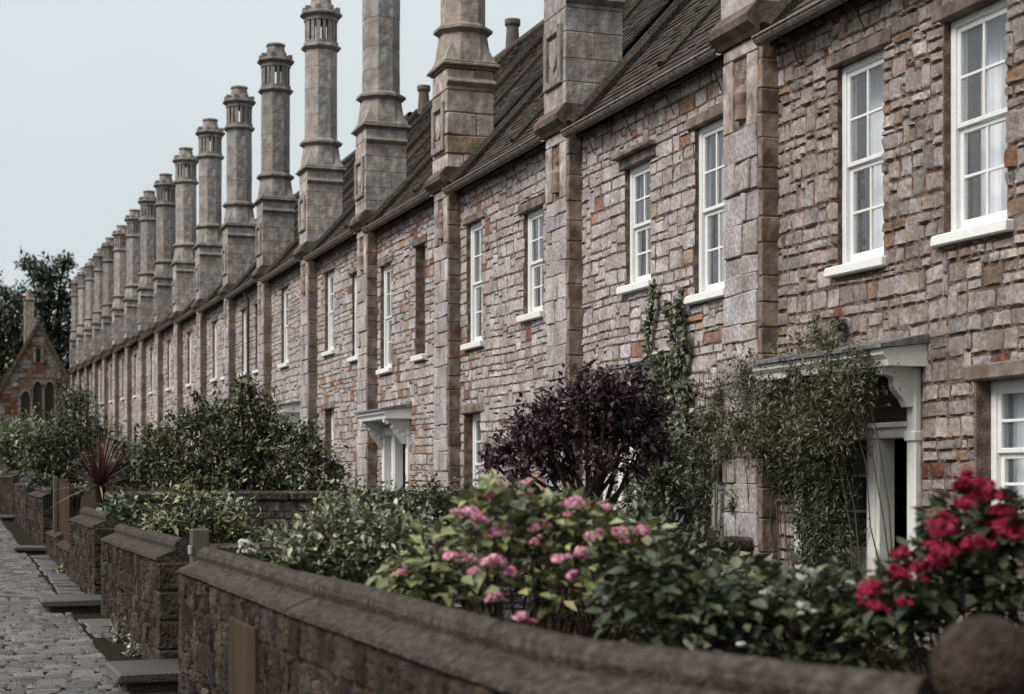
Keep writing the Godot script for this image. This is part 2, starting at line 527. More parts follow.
func door_case(house: Node3D, s0: float, s1: float, door0: float, door1: float, head: float, hood_y: float, reach: float, paint: Material, open_leaf: bool, scalloped: bool) -> void:
	var cs := group_node("door_surround", house)
	var mb := MB.new()
	for s in [s0, s1 - 0.13]:
		mb = MB.new()
		mb.box(Vector3(-0.05, 0.0, s), Vector3(0.14, hood_y, s + 0.13), WHITE, 0.008)
		mb.box(Vector3(-0.07, head - 0.03, s - 0.012), Vector3(0.1, head + 0.05, s + 0.142), WHITE, 0.008)
		build(mb, "post", paint, cs)
	mb = MB.new()
	mb.box(Vector3(-0.03, head, s0 + 0.13), Vector3(0.14, head + 0.12, s1 - 0.13), WHITE, 0.008)
	mb.box(Vector3(-0.055, head + 0.09, s0 + 0.145), Vector3(0.1, head + 0.135, s1 - 0.145), WHITE, 0.006)
	build(mb, "transom", paint, cs)
	mb = MB.new()
	mb.box(Vector3(-0.02, 0, door0 - 0.2), Vector3(0.14, head, door0), WHITE, 0.008)
	mb.box(Vector3(-0.035, 0.0, door0 - 0.155), Vector3(-0.018, head - 0.1, door0 - 0.045), WHITE, 0.006)
	build(mb, "jamb_panel", paint, cs)
	# light beside the door; over the transom a dark panel paints the shaded void
	mb = MB.new()
	mb.quad(Vector3(0.1, 0.75, s0 + 0.13), Vector3(0.1, 0.75, door0 - 0.2), Vector3(0.1, head, door0 - 0.2), Vector3(0.1, head, s0 + 0.13), WHITE, Vector3.LEFT)
	build(mb, "side_light", M.glass, cs)
	mb = MB.new()
	mb.box(Vector3(0.05, 0.0, s0 + 0.13), Vector3(0.13, 0.75, door0 - 0.2), WHITE, 0.008)
	build(mb, "apron_panel", paint, cs)
	for t in 2:
		mb = MB.new()
		var yy := lerpf(0.75, head, (t + 1) / 3.0)
		mb.box(Vector3(0.08, yy - 0.012, s0 + 0.13), Vector3(0.115, yy + 0.012, door0 - 0.2), WHITE, 0.004)
		build(mb, "glazing_bar", paint, cs)
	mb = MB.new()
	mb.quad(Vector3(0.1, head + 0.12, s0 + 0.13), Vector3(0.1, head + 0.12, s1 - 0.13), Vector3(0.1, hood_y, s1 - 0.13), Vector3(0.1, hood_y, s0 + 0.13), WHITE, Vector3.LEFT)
	build(mb, "void_panel", M.dark_door, cs)
	var dr := group_node("door", house, Vector3(0.32, 0.02, s1 - 0.13))
	mb = MB.new()
	var wide := s1 - 0.13 - door0
	mb.box(Vector3(0, 0, -wide), Vector3(0.045, head - 0.03, 0), WHITE, 0.005)
	for a in 2:
		for b in 2:
			var z0 := -wide + 0.08 + a * (wide - 0.1) * 0.5; var ya := 0.2 + b * 0.85
			mb.box(Vector3(-0.012, ya, z0), Vector3(0.002, ya + 0.7, z0 + (wide - 0.24) * 0.5), WHITE, 0.008)
	build(mb, "door_leaf", M.dark_door if not open_leaf else paint, dr)
	mb = MB.new()
	mb.lathe(Vector3.ZERO, [Vector2(0.0, -0.03), Vector2(0.022, -0.022), Vector2(0.03, 0.0), Vector2(0.022, 0.02), Vector2(0.0, 0.028)], 8, Color(0.3, 0.24, 0.12), true)
	build(mb, "door_knob", M.iron, dr, Vector3(-0.04, 0.95, -wide + 0.09))
	if open_leaf:
		dr.rotation.y = -1.1
	# hood
	var hd := group_node("porch_hood", house, Vector3(0, hood_y, 0))
	mb = MB.new()
	var a0 := s0 - 0.14; var a1 := s1 + 0.14
	mb.prism(Vector3(0.02, 0, a0), PackedVector2Array([Vector2(0, 0.19), Vector2(0, 0.27), Vector2(-reach - 0.06, 0.17), Vector2(-reach - 0.06, 0.14)]), Vector3.RIGHT, Vector3.UP, Vector3.BACK, a1 - a0, WHITE)
	build(mb, "lead_roof", M.lead, hd)
	mb = MB.new()
	mb.prism(Vector3(0.0, 0, a0 + 0.03), PackedVector2Array([Vector2(0, 0.0), Vector2(0, 0.185), Vector2(-reach, 0.136), Vector2(-reach, 0.09), Vector2(-reach + 0.04, 0.05), Vector2(-reach + 0.05, 0.0)]), Vector3.RIGHT, Vector3.UP, Vector3.BACK, a1 - a0 - 0.06, WHITE)
	build(mb, "fascia", paint, hd)
	for s in [s0 + 0.01, s1 - 0.12]:
		mb = MB.new()
		if scalloped:
			mb.prism(Vector3(-0.05, -0.002, s), scroll_outline(reach - 0.1, 0.42), Vector3.RIGHT, Vector3.UP, Vector3.BACK, 0.11, Color(0.8, 0.8, 0.8))
			for q in 4:
				mb.box(Vector3(-reach + 0.08 + q * 0.09, -0.1 - q * 0.07, s - 0.01), Vector3(-reach + 0.14 + q * 0.09, -0.03 - q * 0.07, s + 0.12), WHITE, 0.02)
		else:
			mb.prism(Vector3(-0.05, -0.002, s), scroll_outline(reach - 0.13, 0.32), Vector3.RIGHT, Vector3.UP, Vector3.BACK, 0.09, WHITE)
		build(mb, "bracket", paint, hd)
	mb = MB.new()
	mb.box(Vector3(-0.35, -0.12, s0 - 0.1), Vector3(0.1, 0.0, s1 + 0.1), Color(0.26, 0.24, 0.22), 0.02, 0.008, rng)
	build(mb, "doorstep", M.ashlar, house)


# ---------------------------------------------------------------- chimneys
func octo(mb: MB, prof: Array, col: Color) -> void:
	var q := []
	for p in prof:
		q.append(Vector2(p.x / cos(PI / 8), p.y))
	mb.lathe(Vector3.ZERO, q, 8, col, false, PI / 8)


func make_chimney(parent: Node3D, at: Vector3, variant: int) -> void:
	# at: middle of the stack at eaves level; every stack shares the meshes of its variant
	var key := "chimney%d" % variant
	if shared.has(key):
		var cp: Node3D = shared[key].duplicate()
		cp.name = "chimney"
		parent.add_child(cp, true)
		cp.position = at
		cp.rotation = Vector3(rng.randf_range(-0.006, 0.006), 0, rng.randf_range(-0.006, 0.006))
		cp.scale = Vector3(1, rng.randf_range(0.98, 1.015), 1)
		return
	var ch := group_node("chimney", parent, at)
	shared[key] = ch
	var base: Color = [Color(0.48, 0.458, 0.442), Color(0.40, 0.383, 0.37), Color(0.53, 0.50, 0.48), Color(0.52, 0.475, 0.43), Color(0.44, 0.422, 0.41)][variant]
	var hb := 0.385
	var mb: MB
	# ashlar base, two blocks to a course
	var y := 0.1
	var top := 1.70
	var course := 0
	while y < top - 0.05:
		var h := minf(rng.randf_range(0.24, 0.36), top - y)
		if top - y - h < 0.14:
			h = top - y
		var cut := rng.randf_range(-0.12, 0.12)
		for q in 2:
			mb = MB.new()
			var lo := Vector3(-hb, y + 0.002, -hb); var hi := Vector3(hb, y + h - 0.002, hb)
			if course % 2 == 0:
				if q == 0: hi.x = cut - 0.002
				else: lo.x = cut + 0.002
			else:
				if q == 0: hi.z = cut - 0.002
				else: lo.z = cut + 0.002
			mb.box(lo, hi, tone(Color(0.40, 0.33, 0.26) if variant == 3 and rng.randf() < 0.15 else base * 1.1, 0.1), 0.008 if variant != 3 else 0.02, 0.0 if variant != 3 else 0.01, rng)
			build(mb, "block", M.chimney_stone, ch)
		y += h
		course += 1
	mb = MB.new()
	for z in [hb]:
		mb.prism(Vector3(-hb - 0.0, 1.42, z), PackedVector2Array([Vector2(0, 0.0), Vector2(0.03, 0.02), Vector2(0.075, 0.06), Vector2(0.07, 0.085), Vector2(0, 0.14)]), Vector3.BACK, Vector3.UP, Vector3.RIGHT, hb * 2.0, tone(base, 0.05) * 0.8)
	build(mb, "string_course", M.chimney_stone, ch)
	mb = MB.new()
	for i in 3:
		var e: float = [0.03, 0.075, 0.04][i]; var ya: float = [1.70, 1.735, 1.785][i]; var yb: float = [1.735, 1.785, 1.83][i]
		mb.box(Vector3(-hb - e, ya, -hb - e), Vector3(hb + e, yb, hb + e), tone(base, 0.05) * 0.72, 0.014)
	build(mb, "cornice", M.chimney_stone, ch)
	mb = MB.new()
	octo(mb, [Vector2(0.0, 1.80), Vector2(0.40, 1.80), Vector2(0.395, 1.95), Vector2(0.35, 2.28), Vector2(0.0, 2.28)], base * 0.92)
	for sx in [-1.0, 1.0]:
		for sz in [-1.0, 1.0]:
			var cc := Vector3(sx * 0.405, 1.825, sz * 0.405)
			var e1 := Vector3(sx * 0.405, 1.825, sz * 0.165); var e2 := Vector3(sx * 0.165, 1.825, sz * 0.405)
			var tp := Vector3(sx * 0.262, 2.16, sz * 0.262)
			mb.tri(cc, e1, tp, base * 0.92, Vector3(sx, 0.5, 0)); mb.tri(cc, e2, tp, base * 0.92, Vector3(0, 0.5, sz))
	build(mb, "broach", M.chimney_stone, ch)
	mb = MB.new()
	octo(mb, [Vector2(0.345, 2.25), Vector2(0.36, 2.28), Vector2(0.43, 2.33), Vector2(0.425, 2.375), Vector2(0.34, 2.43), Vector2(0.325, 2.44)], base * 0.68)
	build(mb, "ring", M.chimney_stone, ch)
	# octagonal shaft in drums
	y = 2.42
	var shaft_top := 4.36
	while y < shaft_top - 0.05:
		var h := rng.randf_range(0.38, 0.56)
		if shaft_top - y - h < 0.3:
			h = shaft_top - y
		mb = MB.new()
		var r := 0.322 + rng.randf_range(-0.003, 0.003)
		octo(mb, [Vector2(0, y + 0.001), Vector2(r - 0.006, y + 0.001), Vector2(r, y + 0.008), Vector2(r, y + h - 0.008), Vector2(r - 0.006, y + h - 0.001), Vector2(0, y + h - 0.001)], tone(base * 0.9, 0.07))
		build(mb, "drum", M.chimney_stone, ch)
		y += h
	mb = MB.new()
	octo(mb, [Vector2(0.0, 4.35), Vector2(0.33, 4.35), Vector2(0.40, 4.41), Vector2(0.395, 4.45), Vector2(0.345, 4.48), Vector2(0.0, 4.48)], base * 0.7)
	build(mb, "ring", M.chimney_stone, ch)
	# pierced lantern: posts at the corners and in the middle of each side
	mb = MB.new()
	for i in 16:
		var a := TAU * i / 16.0
		var r := 0.325 if i % 2 == 0 else 0.338
		var wd := 0.036 if i % 2 == 0 else 0.05
		var d := Vector3(cos(a), 0, sin(a)); var t := Vector3(-sin(a), 0, cos(a))
		var q := [d * r - t * wd, d * r + t * wd, d * (r - 0.07) + t * wd * 0.6, d * (r - 0.07) - t * wd * 0.6]
		for j in 4:
			var p0: Vector3 = q[j]; var p1: Vector3 = q[(j + 1) % 4]
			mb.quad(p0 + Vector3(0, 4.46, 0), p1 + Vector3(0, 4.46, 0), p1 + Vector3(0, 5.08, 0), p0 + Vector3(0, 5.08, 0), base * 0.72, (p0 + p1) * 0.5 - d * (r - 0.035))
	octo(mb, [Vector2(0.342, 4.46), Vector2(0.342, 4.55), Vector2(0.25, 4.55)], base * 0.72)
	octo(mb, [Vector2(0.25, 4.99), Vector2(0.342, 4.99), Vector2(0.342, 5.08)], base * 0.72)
	build(mb, "lantern", M.chimney_stone, ch)
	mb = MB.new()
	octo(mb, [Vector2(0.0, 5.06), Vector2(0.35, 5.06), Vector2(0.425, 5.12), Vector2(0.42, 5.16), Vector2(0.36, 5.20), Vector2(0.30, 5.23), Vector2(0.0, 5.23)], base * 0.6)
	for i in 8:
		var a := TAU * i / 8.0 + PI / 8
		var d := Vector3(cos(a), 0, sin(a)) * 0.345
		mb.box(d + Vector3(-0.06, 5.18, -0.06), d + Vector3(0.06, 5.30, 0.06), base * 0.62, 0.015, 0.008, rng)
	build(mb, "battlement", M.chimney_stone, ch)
	mb = MB.new()
	octo(mb, [Vector2(0.30, 5.20), Vector2(0.225, 5.34), Vector2(0.195, 5.48), Vector2(0.225, 5.52), Vector2(0.215, 5.56), Vector2(0.14, 5.56), Vector2(0.14, 5.31)], base * 0.75)
	build(mb, "chimney_pot", M.chimney_stone, ch)
	# shield panel let into the front
	mb = MB.new()
	for q in [[-0.30, -0.20, 0.0], [0.20, 0.30, 0.0], [-0.20, 0.20, 1.0], [-0.20, 0.20, 2.0]]:
		var ya := 0.45; var yb := 1.2
		if q[2] == 1.0: yb = 0.55
		elif q[2] == 2.0: ya = 1.1
		mb.box(Vector3(-hb - 0.045, ya, q[0]), Vector3(-hb + 0.01, yb, q[1]), base * 0.8, 0.012)
	build(mb, "panel_frame", M.chimney_stone, ch)
	mb = MB.new()
	mb.prism(Vector3(-hb - 0.022, 0.85, 0), PackedVector2Array([Vector2(-0.13, 0.17), Vector2(0.13, 0.17), Vector2(0.13, 0.0), Vector2(0.08, -0.13), Vector2(0, -0.2), Vector2(-0.08, -0.13), Vector2(-0.13, 0.0)]), Vector3.BACK, Vector3.UP, Vector3.RIGHT, 0.025, base)
	build(mb, "shield", M.chimney_stone, ch)


# ---------------------------------------------------------------- a cottage
func make_pilaster(house: Node3D, rich: int, back: Color) -> void:
	var pl := group_node("pilaster", house)
	var stuff := MB.new()
	var y := -0.5
	var foot := true
	while y < 4.72:
		var h := rng.randf_range(0.15, 0.34)
		if 4.72 - y - h < 0.16:
			h = 4.72 - y
		var cuts := [0.0]
		if rng.randf() < 0.85:
			cuts.append(rng.randf_range(0.16, 0.42))
			if rng.randf() < 0.4:
				cuts.append(rng.randf_range(0.46, 0.58))
		cuts.append(0.7)
		for q in cuts.size() - 1:
			var mb := MB.new() if rich >= 2 else stuff
			var g: Color = GREYS[rng.randi() % GREYS.size()]
			var col := tone(g.lerp(Color(0.64, 0.615, 0.61), 0.5), 0.13)
			var front := -0.2 + rng.randf_range(-0.016, 0.01)
			mb.box(Vector3(front, y + 0.004, cuts[q] + 0.004), Vector3(0.01, y + h - 0.004, cuts[q + 1] - 0.004), col, 0.01, 0.013, rng)
			if rich >= 2:
				build(mb, "block", M.rubble, pl)
		y += h
	# the return that faces down the lane is of dark brown blocks in pale joints
	y = -0.5
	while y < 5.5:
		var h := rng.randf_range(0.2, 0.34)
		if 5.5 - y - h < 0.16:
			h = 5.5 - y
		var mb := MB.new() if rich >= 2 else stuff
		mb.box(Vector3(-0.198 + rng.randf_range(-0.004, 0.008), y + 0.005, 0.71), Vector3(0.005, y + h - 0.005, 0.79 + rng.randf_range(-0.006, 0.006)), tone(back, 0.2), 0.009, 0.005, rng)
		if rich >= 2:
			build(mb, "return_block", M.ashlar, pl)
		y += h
	if rich < 2:
		build(stuff, "blocks", M.rubble, pl, Vector3.ZERO, "stuff")
	var core := MB.new()
	core.box(Vector3(-0.175, -0.5, 0.025), Vector3(0.0, 5.5, 0.772), WHITE)
	build(core, "core", M.pale_mortar, pl)
	# the niche near the top: jambs, head and a worn figure
	var col2 := Color(0.62, 0.59, 0.575)
	var mb2 := MB.new()
	mb2.box(Vector3(-0.205, 4.725, 0.0), Vector3(-0.07, 5.42, 0.2), tone(col2, 0.08), 0.012, 0.006, rng)
	mb2.box(Vector3(-0.205, 4.725, 0.5), Vector3(0.01, 5.42, 0.7), tone(col2, 0.08), 0.012, 0.006, rng)
	mb2.box(Vector3(-0.205, 5.425, 0.0), Vector3(0.01, 5.56, 0.7), tone(col2, 0.08), 0.012, 0.006, rng)
	build(mb2, "niche_frame", M.ashlar, pl)
	if rich >= 1:
		mb2 = MB.new()
		mb2.lathe(Vector3(-0.17, 4.8, 0.36), [Vector2(0.0, 0.0), Vector2(0.085, 0.02), Vector2(0.07, 0.16), Vector2(0.09, 0.27), Vector2(0.06, 0.33), Vector2(0.035, 0.36), Vector2(0.05, 0.41), Vector2(0.04, 0.47), Vector2(0.0, 0.49)], 9, Color(0.42, 0.33, 0.28), true)
		build(mb2, "worn_figure", M.ashlar, pl)
	# corbelled kneeler and weathering under the stack
	mb2 = MB.new()
	mb2.prism(Vector3(0.05, 5.56, -0.05), PackedVector2Array([Vector2(0, 0), Vector2(-0.29, 0), Vector2(-0.32, 0.04), Vector2(-0.40, 0.10), Vector2(-0.41, 0.17), Vector2(-0.38, 0.20), Vector2(-0.30, 0.30), Vector2(0, 0.30)]), Vector3.RIGHT, Vector3.UP, Vector3.BACK, 0.86, Color(0.22, 0.19, 0.165))
	build(mb2, "kneeler", M.ashlar, pl)


func make_house(k: int, cfg: Dictionary) -> void:
	var zk := Z_FIRST + PITCH * k
	var gy := ground_y(zk - PITCH * 0.5)
	var house := thing("stone_cottage", cfg.label, "cottage", Vector3(WALL_X, gy, -zk), "cottages of the terrace")
	var rich: int = cfg.rich
	# --- openings: [z0, z1, y0, y1]
	var holes := []
	var keep_out := []
	for w in cfg.windows:
		holes.append([w[0], w[0] + w[1], w[2], w[3]])
		keep_out.append([w[0], w[0] + w[1], w[2] - 0.1, w[3]])
		keep_out.append([w[0] - 0.13, w[0] + w[1] + 0.13, w[3], w[3] + 0.12])
	var dc = cfg.get("door")
	if dc:
		holes.append([dc.s0, dc.s1, -0.1, dc.hood + 0.02])
		keep_out.append([dc.s0 - 0.02, dc.s1 + 0.02, -0.6, dc.hood + 0.2])
	# --- wall: joint face with openings, reveals, gables and back
	var zs := [0.0, PITCH]; var ys := [-0.6, EAVE]
	for h in holes:
		zs.append_array([h[0], h[1]]); ys.append_array([h[2], h[3]])
	zs.sort(); ys.sort()
	var mb := MB.new()
	for i in zs.size() - 1:
		for j in ys.size() - 1:
			if zs[i + 1] - zs[i] < 0.001 or ys[j + 1] - ys[j] < 0.001:
				continue
			var zc: float = (zs[i] + zs[i + 1]) * 0.5; var yc: float = (ys[j] + ys[j + 1]) * 0.5
			var open := false
			for h in holes:
				if zc > h[0] and zc < h[1] and yc > h[2] and yc < h[3]:
					open = true
			if open:
				continue
			for x in [0.0, 0.42]:
				mb.quad(Vector3(x, ys[j], zs[i]), Vector3(x, ys[j], zs[i + 1]), Vector3(x, ys[j + 1], zs[i + 1]), Vector3(x, ys[j + 1], zs[i]), WHITE, Vector3.LEFT if x == 0.0 else Vector3.RIGHT)
	for h in holes:
		mb.quad(Vector3(0, h[2], h[0]), Vector3(0.42, h[2], h[0]), Vector3(0.42, h[3], h[0]), Vector3(0, h[3], h[0]), WHITE, Vector3.BACK)
		mb.quad(Vector3(0, h[2], h[1]), Vector3(0.42, h[2], h[1]), Vector3(0.42, h[3], h[1]), Vector3(0, h[3], h[1]), WHITE, Vector3.FORWARD)
		mb.quad(Vector3(0, h[3], h[0]), Vector3(0.42, h[3], h[0]), Vector3(0.42, h[3], h[1]), Vector3(0, h[3], h[1]), WHITE, Vector3.DOWN)
		mb.quad(Vector3(0, h[2], h[0]), Vector3(0.42, h[2], h[0]), Vector3(0.42, h[2], h[1]), Vector3(0, h[2], h[1]), WHITE, Vector3.UP)
	var rx := 3.66; var ry := EAVE + 1.11 * rx
	var gable := PackedVector2Array([Vector2(0.002, -0.6), Vector2(0.002, EAVE - 0.06), Vector2(rx, ry - 0.08), Vector2(rx * 2.0, EAVE - 0.06), Vector2(rx * 2.0, -0.6)])
	mb.prism(Vector3(0, 0, 0.02), gable, Vector3.RIGHT, Vector3.UP, Vector3.BACK, 0.2, WHITE)
	mb.prism(Vector3(0, 0, PITCH - 0.22), gable, Vector3.RIGHT, Vector3.UP, Vector3.BACK, 0.2, WHITE)
	mb.box(Vector3(rx * 2.0 - 0.4, -0.6, 0.22), Vector3(rx * 2.0 - 0.002, EAVE, PITCH - 0.22), WHITE)
	mb.box(Vector3(0.43, 2.75, 0.225), Vector3(rx * 2.0 - 0.41, 2.95, PITCH - 0.225), WHITE)
	build(mb, "wall", M.mortar, house)
	# --- stones
	var cols := int(round((PITCH - 0.76) / STONE_CELL)); var rows := int(round((EAVE + 0.5) / STONE_CELL))
	var blocked := PackedByteArray()
	blocked.resize(cols * rows)
	for r in rows:
		for c in cols:
			var z := 0.76 + (c + 0.5) * STONE_CELL; var y := -0.5 + (r + 0.5) * STONE_CELL
			for h in keep_out:
				if z > h[0] and z < h[1] and y > h[2] and y < h[3]:
					blocked[r * cols + c] = 1
					break
	var list := pack(cols, rows, blocked, 2, 6, 2, 4) if k <= 1 else pack(cols, rows, blocked, 3, 8, 2, 4)
	if rich >= 2:
		list.sort_custom(func(a, b):
			var fa: float = (a[1] - a[0]) * (a[3] - a[2]) * (1.0 if a[2] > cfg.seen else 0.1)
			var fb: float = (b[1] - b[0]) * (b[3] - b[2]) * (1.0 if b[2] > cfg.seen else 0.1)
			return fa > fb)
	var stuff := MB.new()
	for i in list.size():
		var s: Array = list[i]
		var q := []
		var gap := rng.randf_range(0.005, 0.013) if k <= 1 else rng.randf_range(0.003, 0.009)
		for cr in [[s[0], s[2], 1, 1], [s[1], s[2], -1, 1], [s[1], s[3], -1, -1], [s[0], s[3], 1, -1]]:
			var z: float = 0.76 + cr[0] * STONE_CELL; var y: float = -0.5 + cr[1] * STONE_CELL
			z += wob(z + k * 9.0, y, 0.02, 1.0) if cr[0] > 0 and cr[0] < cols else 0.0
			y += wob(z + k * 9.0, y, 0.018, 40.0) + rng.randf_range(-0.006, 0.006)
			q.append(Vector3(0, y + cr[3] * gap, z + cr[2] * gap * 1.5 + rng.randf_range(-0.007, 0.007)))
		var mid: Vector3 = (q[0] + q[2]) * 0.5
		var red: float = clampf(0.03 + 0.6 * noise.get_noise_3d(mid.z * 1.6 + k * 20.0, mid.y * 0.55, 9.0) + cfg.red, 0.02, 0.75)
		for h in holes:
			if absf(mid.z - clampf(mid.z, h[0] - 0.1, h[1] + 0.1)) < 0.15 and mid.y > h[2] - 0.5 and mid.y < h[3] + 0.4 and rng.randf() < 0.3:
				red += 0.12
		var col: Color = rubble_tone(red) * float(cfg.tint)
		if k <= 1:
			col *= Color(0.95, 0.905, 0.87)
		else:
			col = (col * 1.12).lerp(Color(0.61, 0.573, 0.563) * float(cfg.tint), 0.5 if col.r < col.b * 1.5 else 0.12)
		var proud := rng.randf_range(0.012, 0.032) if k <= 1 else rng.randf_range(0.005, 0.019)
		if rich >= 2 and i < 300:
			var one := MB.new()
			for a in 4:
				q[a] -= mid
			one.stone(q, Vector3.LEFT, proud, 0.012, 0.008, col, rng, 5)
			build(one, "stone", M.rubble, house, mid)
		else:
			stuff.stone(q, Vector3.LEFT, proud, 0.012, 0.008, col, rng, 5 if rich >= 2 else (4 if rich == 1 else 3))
	build(stuff, "stones", M.rubble, house, Vector3.ZERO, "stuff")
	# --- pilaster and chimney at the far end of the front
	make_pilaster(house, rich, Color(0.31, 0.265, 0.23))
	make_chimney(house, Vector3(0.155, EAVE, 0.38), 3 if k == 3 else [0, 2, 1, 4][k % 4])
	for w in cfg.windows:
		window(house, w[0], w[1], w[2], w[3], 2 if k <= 5 else 1, w[4] if w.size() > 4 else 0, w[5] if w.size() > 5 else 0.0)
	if dc:
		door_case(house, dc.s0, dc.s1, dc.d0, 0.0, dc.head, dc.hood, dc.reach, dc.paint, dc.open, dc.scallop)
	make_roof(house, k, rich)
	if cfg.get("pipe"):
		var pp := MB.new()
		var zp: float = cfg.pipe
		pp.tube([Vector3(-0.22, EAVE - 0.1, zp), Vector3(-0.2, EAVE - 0.25, zp), Vector3(-0.09, EAVE - 0.5, zp), Vector3(-0.09, 2.0, zp), Vector3(-0.09, 0.0, zp)], 0.04, 0.04, 8, Color(1, 1, 1))
		build(pp, "downpipe", M.iron, house)


func make_roof(house: Node3D, k: int, rich: int) -> void:
	var rf := group_node("roof", house)
	var slope := atan(1.11)
	var up := Vector3(cos(slope), sin(slope), 0); var nn := Vector3(-sin(slope), cos(slope), 0)
	var long := (3.66 + 0.16) / cos(slope)
	var foot := Vector3(-0.16, EAVE - 0.16 * 1.11, 0)
	# boarding under the tiles, both slopes
	var mb := MB.new()
	var apex := foot + up * long
	var back := Vector3(3.66 * 2.0 + 0.16, foot.y, 0)
	var zed := Vector3(0, 0, PITCH)
	mb.quad(foot - nn * 0.01, apex - nn * 0.01, apex - nn * 0.01 + zed, foot - nn * 0.01 + zed, Color(0.08, 0.075, 0.07), nn)
	mb.quad(foot - nn * 0.08, apex - nn * 0.08, apex - nn * 0.08 + zed, foot - nn * 0.08 + zed, Color(0.08, 0.075, 0.07), -nn)
	mb.quad(apex, back, back + zed, apex + zed, Color(0.085, 0.08, 0.075), Vector3(1, 1, 0))
	build(mb, "boarding", M.roof_tile, rf)
	# courses of stone slates
	var share := "tiles%d" % (k % 3)
	var single := rich >= 2 and (k == 2 or k == 3)
	if single or not shared.has(share):
		var stuff := MB.new()
		var v := 0.0
		var n := 0
		var made := 0
		while v < long - 0.05:
			var ex := lerpf(0.135, 0.095, v / long)
			var z := rng.randf_range(-0.12, 0.0)
			while z < PITCH:
				var w := rng.randf_range(0.12, 0.26)
				var z0 := clampf(z, 0.0, PITCH); var z1 := clampf(z + w - 0.006, 0.0, PITCH)
				z += w
				if z1 - z0 < 0.03:
					continue
				var lift := rng.randf_range(0.016, 0.03)
				var skew := rng.randf_range(-0.006, 0.006); var drop := rng.randf_range(-0.012, 0.012)
				var col := tone([Color(0.098, 0.09, 0.084), Color(0.08, 0.074, 0.07), Color(0.12, 0.11, 0.102)][rng.randi() % 3], 0.2)
				var one := stuff
				var solo := single and made < 300 and v > 0.2 and z0 > 0.9
				if solo:
					one = MB.new()
					made += 1
				var a := foot + up * (v + drop) + nn * lift + Vector3(0, 0, z0)
				var b := foot + up * (v + drop + skew) + nn * lift + Vector3(0, 0, z1)
				var c := foot + up * (v + ex + 0.05) + nn * 0.004 + Vector3(0, 0, z1)
				var d := foot + up * (v + ex + 0.05) + nn * 0.004 + Vector3(0, 0, z0)
				one.quad(a, b, c, d, col, nn)
				one.quad(a, b, b - nn * (lift + 0.004), a - nn * (lift + 0.004), col, -up)
				one.quad(a, d, d - nn * 0.01, a - nn * (lift + 0.004), col, Vector3.FORWARD)
				one.quad(b, c, c - nn * 0.01, b - nn * (lift + 0.004), col, Vector3.BACK)
				if solo:
					build(one, "slate", M.roof_tile, rf)
			v += ex
			n += 1
		var o := build(stuff, "slates", M.roof_tile, rf, Vector3.ZERO, "stuff")
		if not single:
			shared[share] = o.mesh
	else:
		put("slates", shared[share], rf).set_meta("kind", "stuff")
	# raised copings up the slope: beside the stack, and over the party wall
	for cp in [[0.80, 0.2, 0.02, 0.15, 0.10], [2.78, 0.17, 0.45, 0.09, 0.20]]:
		var v: float = cp[2]
		while v < long - 0.05:
			var h := minf(rng.randf_range(0.55, 0.85), long - v)
			mb = MB.new()
			var col := tone(Color(0.125, 0.115, 0.105), 0.15)
			var p := foot + up * v + Vector3(0, 0, cp[0])
			mb.prism(p, PackedVector2Array([Vector2(0, -0.02), Vector2(0, cp[3] * 0.6), Vector2(cp[1] * 0.3, cp[3]), Vector2(cp[1] * 0.7, cp[3]), Vector2(cp[1], cp[3] * 0.6), Vector2(cp[1], -0.02)]), Vector3.BACK, nn, up, h - 0.008, col)
			build(mb, "coping_stone", M.coping, rf)
			v += h
	mb = MB.new()
	mb.tube([apex + Vector3(0, 0.02, 0.0), apex + Vector3(0, 0.02, PITCH)], 0.09, 0.09, 8, Color(0.13, 0.12, 0.105))
	build(mb, "ridge", M.roof_tile, rf)
	if k == 5 or k == 6:
		mb = MB.new()
		mb.lathe(apex + Vector3(0, 0, 2.75 if k == 5 else 1.2), [Vector2(0.16, -0.1), Vector2(0.13, 0.45), Vector2(0.17, 0.5), Vector2(0.17, 0.6), Vector2(0.11, 0.6), Vector2(0.11, 0.3)], 10, Color(0.2, 0.18, 0.165), true)
		build(mb, "ridge_pot", M.roof_tile, rf)
	# gutter on brackets
	mb = MB.new()
	var gp := Vector3(-0.235, EAVE - 0.19, 0)
	for i in 7:
		var a0 := PI + PI * i / 7.0; var a1 := PI + PI * (i + 1) / 7.0
		var p0 := gp + Vector3(cos(a0), sin(a0), 0) * 0.075; var p1 := gp + Vector3(cos(a1), sin(a1), 0) * 0.075
		var z0 := Vector3(0, 0, 0.82); var z1 := Vector3(0, 0, PITCH - 0.06)
		mb.quad(p0 + z0, p1 + z0, p1 + z1, p0 + z1, WHITE, p0 - gp)
		mb.quad(p0 * 0.999 + z0 + Vector3(0, 0.012, 0), p1 * 0.999 + z0 + Vector3(0, 0.012, 0), p1 * 0.999 + z1 + Vector3(0, 0.012, 0), p0 * 0.999 + z1 + Vector3(0, 0.012, 0), WHITE, gp - p0)
	mb.tube([gp + Vector3(-0.075, 0.0, 0.82), gp + Vector3(-0.075, 0.0, PITCH - 0.06)], 0.014, 0.014, 6, WHITE)
	build(mb, "gutter", M.gutter, rf)
	for i in 4:
		mb = MB.new()
		var z := 1.2 + i * 1.15
		mb.tube([Vector3(-0.02, EAVE - 0.52, z), Vector3(-0.1, EAVE - 0.33, z), gp + Vector3(0.0, -0.085, z), gp + Vector3(-0.085, -0.02, z)], 0.007, 0.007, 5, WHITE)
		build(mb, "gutter_bracket", M.iron, rf)


